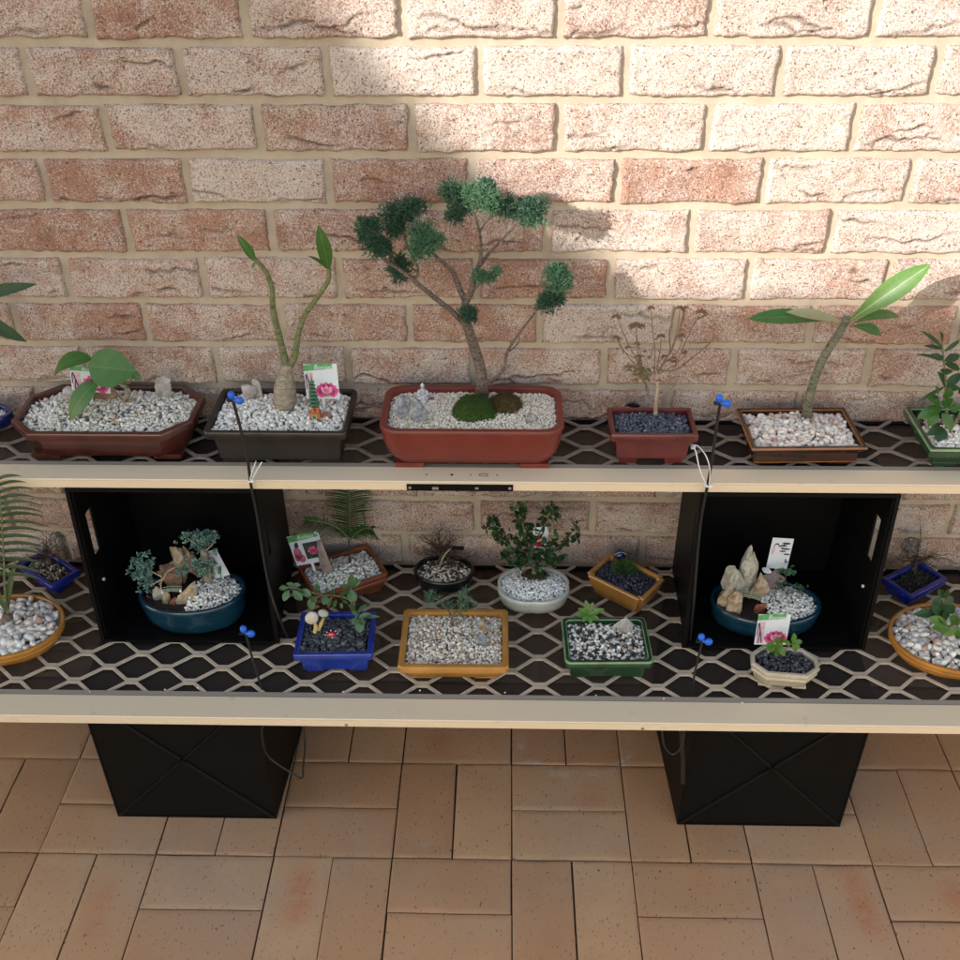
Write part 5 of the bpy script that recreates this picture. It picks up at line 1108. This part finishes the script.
mb = MB(); mb.tube([c+Vector((.0128*math.cos(a), -.0030+.0, .010+.0122*math.sin(a))) for a in [k_*math.pi/20 for k_ in range(3, 18)]], .0009, 6); mb.build('pale_band', matte('band_pale', (.40, .45, .6), .3), root)

# ---- 17 dark green rectangle
g = pot(fitcorners((565, 663), (654, 663), (645.5, 616), (561, 617), .052, ZL), 'potted_plant', 'dark green rectangular pot of black and white gravel with one bright rosette', 'potted plant', lambda w, d: rrect(w, d, .010, 4), M_GREEN2, 'lip', bi=.011, rimw=.008, foot=.005, rimmat=M_GEDGE)
gravel(g, G_MIX, .0078, 19, .006); b = onZ(588, 622, g['zt']); C17 = lambda x, y, e=0: onY(450+x/3.69, 460+y/3.69, b.y+e)
stem(g, 'stem', B_GREENB, [b, C17(512, 580)], [.002, .0014], n=6)
leaves(g, [(C17(510, 570), C17(x, y, e), w/3.69*L1, (0, -.6, .8), .06) for x, y, w, e in ((472, 548, 19, 0), (500, 516, 20, .01), (528, 524, 18, .01), (570, 550, 20, 0), (552, 592, 19, -.012), (520, 605, 18, -.015), (488, 597, 18, -.012), (462, 574, 18, -.005), (548, 565, 16, -.004))], L_LIGHT, shape=.58)
rockpx(g, 'pale grey block at the back right of the dark green pot', 615, 634, 619, 637, K_GREY, .020, seed=71, sharp=9)
stem(g, 'yellow_sprout', L_LIGHT, [onZ(590, 634, g['zt']), onY(589, 630, g['Y'])], [.0008, .0005], n=5)

# ---- 18 teal oval in the right crate
g = pot(dict(fitpot(766, 642, 624, 577, 110, ZC), rot=-.05), 'bonsai_landscape', 'teal oval pot in the right crate with tall grey standing stones', 'bonsai', oval, M_TEAL, 'bowl', bi=.012, rimw=.007, foot=.001, feet=False, group='teal oval pots inside the crates')
gravel(g, G_WHITE, .0068, 20, .016, region=lambda X, Y: X > -.008-.1*Y, layers=2); C18 = lambda x, y, e=0: onY(700+x/7.385, 530+y/7.385, g['Y']+e)
px10(g, C18, ((262, 470, 165, 460, K_OLIVE, .034, 281, .06, .38, 'broad base of the tall grey stone in the right teal pot', .02), (300, 425, 50, 330, K_OLIVE, .028, 382, -.05, .42, 'tallest grey standing stone of the right teal pot', .022), (145, 338, 258, 500, K_OLIVE, .034, 83, .05, .1, 'rounded grey stone left of the tallest one in the right teal pot', 0),
              (118, 250, 415, 590, K_TAN, .02, 84, .2, .1, 'orange tan rock at the left rim of the right teal pot', -.012), (190, 335, 455, 640, K_TAN, .02, 85, -.2, .1, 'tan curled rock at the front of the right teal pot', -.028), (358, 512, 318, 520, K_TAN, .02, 86, 0, .05, 'pale blocky rock in the middle of the right teal pot', .0),
              (420, 640, 300, 380, K_PURPLE, .03, 87, .05, .1, 'flat reddish rock behind the gravel of the right teal pot', .03), (405, 500, 520, 630, K_RED, .015, 88, .1, .15, 'small dark red rock under the bridge of the right teal pot', -.022)))
rock('shell', 'white shell on the flat reddish rock of the right teal pot', C18(495, 298, .02), (.019, .012, .009), M_WHITEP, seed=89, cat='shell', sharp=3, ry=.2)
bridge(g, C18(300, 478, -.018), C18(455, 515, -.022), 'tiny green bridge over the rocks of the right teal pot')
stem(g, 'twig', B_DARK, [C18(630, 420, .01), C18(632, 350, .012), C18(625, 290, .015)], [.0014, .0008], n=6); stem(g, 'twig', B_DARK, [C18(600, 430, 0), C18(660, 470, 0), C18(740, 440, 0)], [.0012, .0007], n=6)
rosettes(g, C18, [(rr.gauss(630, 38), rr.gauss(305, 20), .012) for _ in range(20)] + [(rr.gauss(665, 25), rr.gauss(325, 15), .012) for _ in range(8)], L_JUNL, .0045); rosettes(g, C18, [(rr.gauss(590, 28), rr.gauss(405, 22), 0) for _ in range(14)] + [(rr.gauss(745, 28), rr.gauss(425, 14), 0) for _ in range(12)], L_JADE, .0042)
cardpx('white card with an ink drawn tree at the back of the right teal pot', 766, 787, 568, 540, g['Y']+.035, tilt=.06, lean=.1, kind='ink')

# ---- 19 ivory pot
g = pot(dict(fitpot(785, 691, 675, 646, 67, ZL, over=.008), rot=-.10), 'potted_plant', 'small crackled ivory pot of black gravel in front of the right crate', 'potted plant', lambda w, d: chamf(w, d, .024), M_IVORY, 'belt', bi=.012, rimw=.006, foot=.004)
gravel(g, G_BLACK, .0082, 21, .008); C19 = lambda x, y, e=0: onY(740+x/10.67, 605+y/10.67, g['Y']+e)
for q in ([C19(430, 520), C19(400, 450), C19(380, 410)], [C19(430, 520), C19(450, 430), C19(440, 380)], [C19(440, 520), C19(520, 440), C19(570, 400)]): stem(g, 'stem', B_GREENB, q, [.0014, .0009], n=6)
L19 = [((380, 430), (270, 440), 70), ((350, 420), (290, 500), 75), ((375, 440), (385, 555), 60), ((390, 430), (480, 545), 70), ((400, 440), (440, 500), 50), ((440, 390), (400, 350), 60), ((440, 400), (490, 360), 70), ((430, 400), (410, 440), 70), ((560, 400), (575, 300), 60), ((565, 400), (665, 390), 50), ((560, 410), (600, 500), 45), ((540, 420), (480, 400), 50), ((430, 400), (360, 380), 50), ((560, 420), (640, 450), 40)]
leaves(g, [(C19(*a, -.005), C19(*b, -.008+rr.uniform(-.008, .006)), w/10.67*L1*1.1, (rr.uniform(-.3, .3), -.6, .8), .06) for a, b, w in L19], L_LIGHT, shape=.55)
cardpx('card with a pink lotus standing in the small ivory pot', 754, 786, 644.5, 617, g['Y']+.022, tilt=0, lean=.1, kind='lotus')

# ---- 20 blue square pot at the right
g = pot(fitcorners((881, 577), (912, 598), (948, 578), (919, 559), .036, ZL), 'bonsai', 'blue square pot turned cornerwise beside the right crate, bare black bonsai', 'bonsai', lambda w, d: rrect(w, d, .003, 2), M_ROYAL, 'lip', bi=.008, rimw=.009, foot=.005)
gravel(g, pebble('gravel_black_soil', [(0, (.012, .011, .011)), (.6, (.03, .027, .026)), (.92, (.10, .09, .085))]), .006, 22, .004)
deadtree(g, onZ(913, 570, g['zt'])+Vector((0, 0, .004)), .068, B_DARK, 30, seed=11); wireball(g, onY(911, 546, g['Y']+.008), (.017, .013), B_DEAD)
# ---- 21 ochre oval right edge
g = pot(fitpot(957, 687, 673, 602, 132, ZL, over=.004), 'potted_plant', 'ochre oval pot of mixed pebbles cut by the right edge of the lower shelf', 'potted plant', oval, M_OCHRE, 'belt', bi=.016, rimw=.006, foot=.001, feet=False)
gravel(g, G_RIVER, .0130, 23, .010, .6, big=True); C21 = lambda x, y, e=0: onY(860+x/4.8, 500+y/4.8, g['Y']+e)
for q in ([C21(420, 620, -.01), C21(400, 560), C21(405, 470)], [C21(450, 640, -.01), C21(470, 600, -.01), C21(480, 570, -.01)]): stem(g, 'stem', B_GREENB, q, [.002, .0012], n=6)
LA = [((400, 540), (255, 550), 40), ((400, 500), (350, 480), 40), ((400, 470), (375, 430), 36), ((405, 470), (420, 430), 30), ((400, 490), (450, 470), 44), ((400, 540), (340, 500), 60), ((405, 540), (440, 500), 60), ((405, 570), (370, 560), 50), ((400, 520), (400, 590), 60), ((410, 500), (455, 540), 40)]
LBb = [((420, 600), (328, 565), 46), ((430, 620), (345, 610), 44), ((470, 610), (400, 645), 40), ((470, 600), (430, 555), 46), ((475, 600), (490, 540), 50), ((475, 620), (445, 665), 40), ((480, 600), (540, 590), 50), ((480, 610), (520, 660), 50)]
leaves(g, [(C21(*a, .0), C21(*b, rr.uniform(-.015, .01)), w/4.8*L1*1.1, (rr.uniform(-.3, .3), -.6, .7), .06) for a, b, w in LA], L_DARK, shape=.55); leaves(g, [(C21(*a, -.01), C21(*b, -.01+rr.uniform(-.015, .01)), w/4.8*L1*1.1, (rr.uniform(-.3, .3), -.6, .7), .06) for a, b, w in LBb], L_LIGHT, shape=.55)

K_CHIP = matte('chip_stone', (.66, .62, .55), .8, .2, 200)
# ================================================================ IRRIGATION
def riser(label, pts, r, noz, Z):
    """pts: world path; noz: top point"""
    root = thing('irrigation_riser', label, 'sprinkler', pts[-1], 'black risers with blue sprinkler nozzles')
    mb = MB(); mb.tube(smoothpath(pts, 4), r, 10); mb.build('stake', M_TUBE, root)
    n = Vector(noz); mb = MB(); mb.box(n+Vector((0, 0, -.002)), (.020, .007, .004)); mb.build('cross_bar', M_TUBE, root)
    mb = MB(); c = n+Vector((-.002, 0, .007)); mb.ell(c, (.0062, .006, .0075), 12, 8); mb.tube([c, c+Vector((0, 0, -.008))], .003, 8); mb.build('nozzle', M_BLUEP, root)
    mb = MB(); c = n+Vector((.011, -.003, -.001)); mb.ell(c, (.0075, .006, .0070), 12, 8); mb.tube([c, c+Vector((-.01, .002, 0))], .003, 8); mb.build('nozzle', M_BLUEP, root)
yu = YUF-.006
def F_(x, y, e=0): return onY(x, y, yu+e)
riser('blue nozzled black riser in front of the swollen trunk pot', [F_(233, 401), F_(241, 430), F_(247, 455, -.003), F_(251, 485, -.004), F_(257, 515, -.004), F_(264, 560, -.01), F_(270, 590, -.02), F_(277, 612, -.03), onY(288, 638, yu-.03)], .0026, F_(233, 399), ZU)
riser('blue nozzled black riser between the maple pot and the amber tray', [F_(720, 405), F_(716, 430), F_(712, 460, -.003), F_(707, 488, -.004), F_(701, 520, -.004), F_(697, 560, -.01), F_(694, 600, -.02), onZ(690, 640, ZL+.004)], .0026, F_(720, 402), ZU)
yl = onZ(262, 688, ZL).y
riser('short blue nozzled riser in front of the left crate', [onY(246, 634, yl), onY(250, 650, yl), onY(256, 670, yl), onZ(262, 689, ZL-.002)], .0022, onY(245, 632, yl), ZL)
yl = onZ(692, 690, ZL).y
riser('short blue nozzled riser beside the small ivory pot', [onY(702, 642, yl), onY(699, 655, yl), onY(695, 672, yl), onZ(692, 691, ZL-.002)], .0020, onY(702, 640, yl), ZL)
def ziptie(label, loop, neck):
    root = thing('cable_tie', label, 'cable tie', neck, 'white cable ties holding the risers')
    mb = MB(); mb.tube(smoothpath(loop, 6), .0013, 6, flat=.6); mb.build('strap', M_WHITEP, root); mb = MB(); n = Vector(neck)
    mb.tube([n+Vector((.0052*math.cos(a), .0052*math.sin(a), 0)) for a in [k_*math.pi/8 for k_ in range(17)]], .0016, 6); mb.build('ring', M_WHITEP, root); mb = MB(); mb.box(n+Vector((.004, -.004, .001)), (.005, .004, .005)); mb.build('head', M_WHITEP, root)
ziptie('white cable tie on the riser in front of the swollen trunk pot', [F_(250, 480, -.01), F_(252, 472, -.012), F_(255, 464, -.01), F_(256, 461)], F_(250.5, 480, -.004))
mb = MB(); mb.tube(smoothpath([F_(252, 480, -.009), F_(257, 470, -.012), F_(262, 462, -.008)], 5), .0011, 6); mb.build('tail', M_WHITEP, bpy.data.objects['cable_tie'])
ziptie('white cable tie on the riser beside the maple pot', [F_(707, 486, -.010), F_(700, 470, -.014), F_(696, 452, -.004), F_(694, 447, .004), F_(698, 446, .01), F_(706, 456, -.012), F_(710, 470, -.016), F_(709, 486, -.012)], F_(708, 485, -.004))
mb = MB(); hd = onZ(693, 447, ZU+.006); mb.box(hd, (.008, .006, .006)); mb.build('head', M_WHITEP, bpy.data.objects['cable_tie.001'])
# supply hoses under the lower shelf
def hose(label, pts, r=.0032):
    o = MB(); o.tube(smoothpath(pts, 6), r, 8); h = o.build('drip_hose', M_TUBE, None); c = Vector(pts[0]); h.data.transform(Matrix.Translation(-c)); h.location = c; tag(h, label, 'hose')
Yc = onZ(278, 819, 0).y
hose('thin black hose looping beside the lower left crate', [onY(303, 725, Yc-.01), onY(305, 745, Yc-.02), onY(303, 768, Yc-.02), onY(302, 778, Yc-.02), onY(290, 772, Yc-.02), onY(268, 756, Yc-.02), onY(262, 735, Yc-.02), onY(264, 722, Yc-.02)], .0020)
Yc = onZ(676, 823, 0).y
hose('thin black hose hanging in a small loop by the lower right crate', [onY(662, 725, Yc-.03), onY(664, 745, Yc-.04), onY(673, 754, Yc-.04), onY(682, 745, Yc-.04), onY(684, 728, Yc-.03)], .0022)
hose('black vertical hose against the lower right crate', [onY(681, 728, Yc-.02), onY(683, 760, Yc-.02), onY(683, 783, Yc-.02)], .0042)
rg = random.Random(9); chips = [(165, 690), (343, 692), (198, 688), (505, 693), (664, 699), (90, 692), (742, 703), (420, 691), (596, 696)]
for i, (px_, py_) in enumerate(chips):
    c = onZ(px_, py_, ZL+.0005); rock('gravel_chip', 'small pale gravel chip fallen beside the grille on the lower cream rail', c+Vector((0, 0, .0014)), (.0045, .0035, .003), K_CHIP, seed=100+i, sub=1, cat='gravel chip')['group'] = 'stray gravel chips on the lower rail'
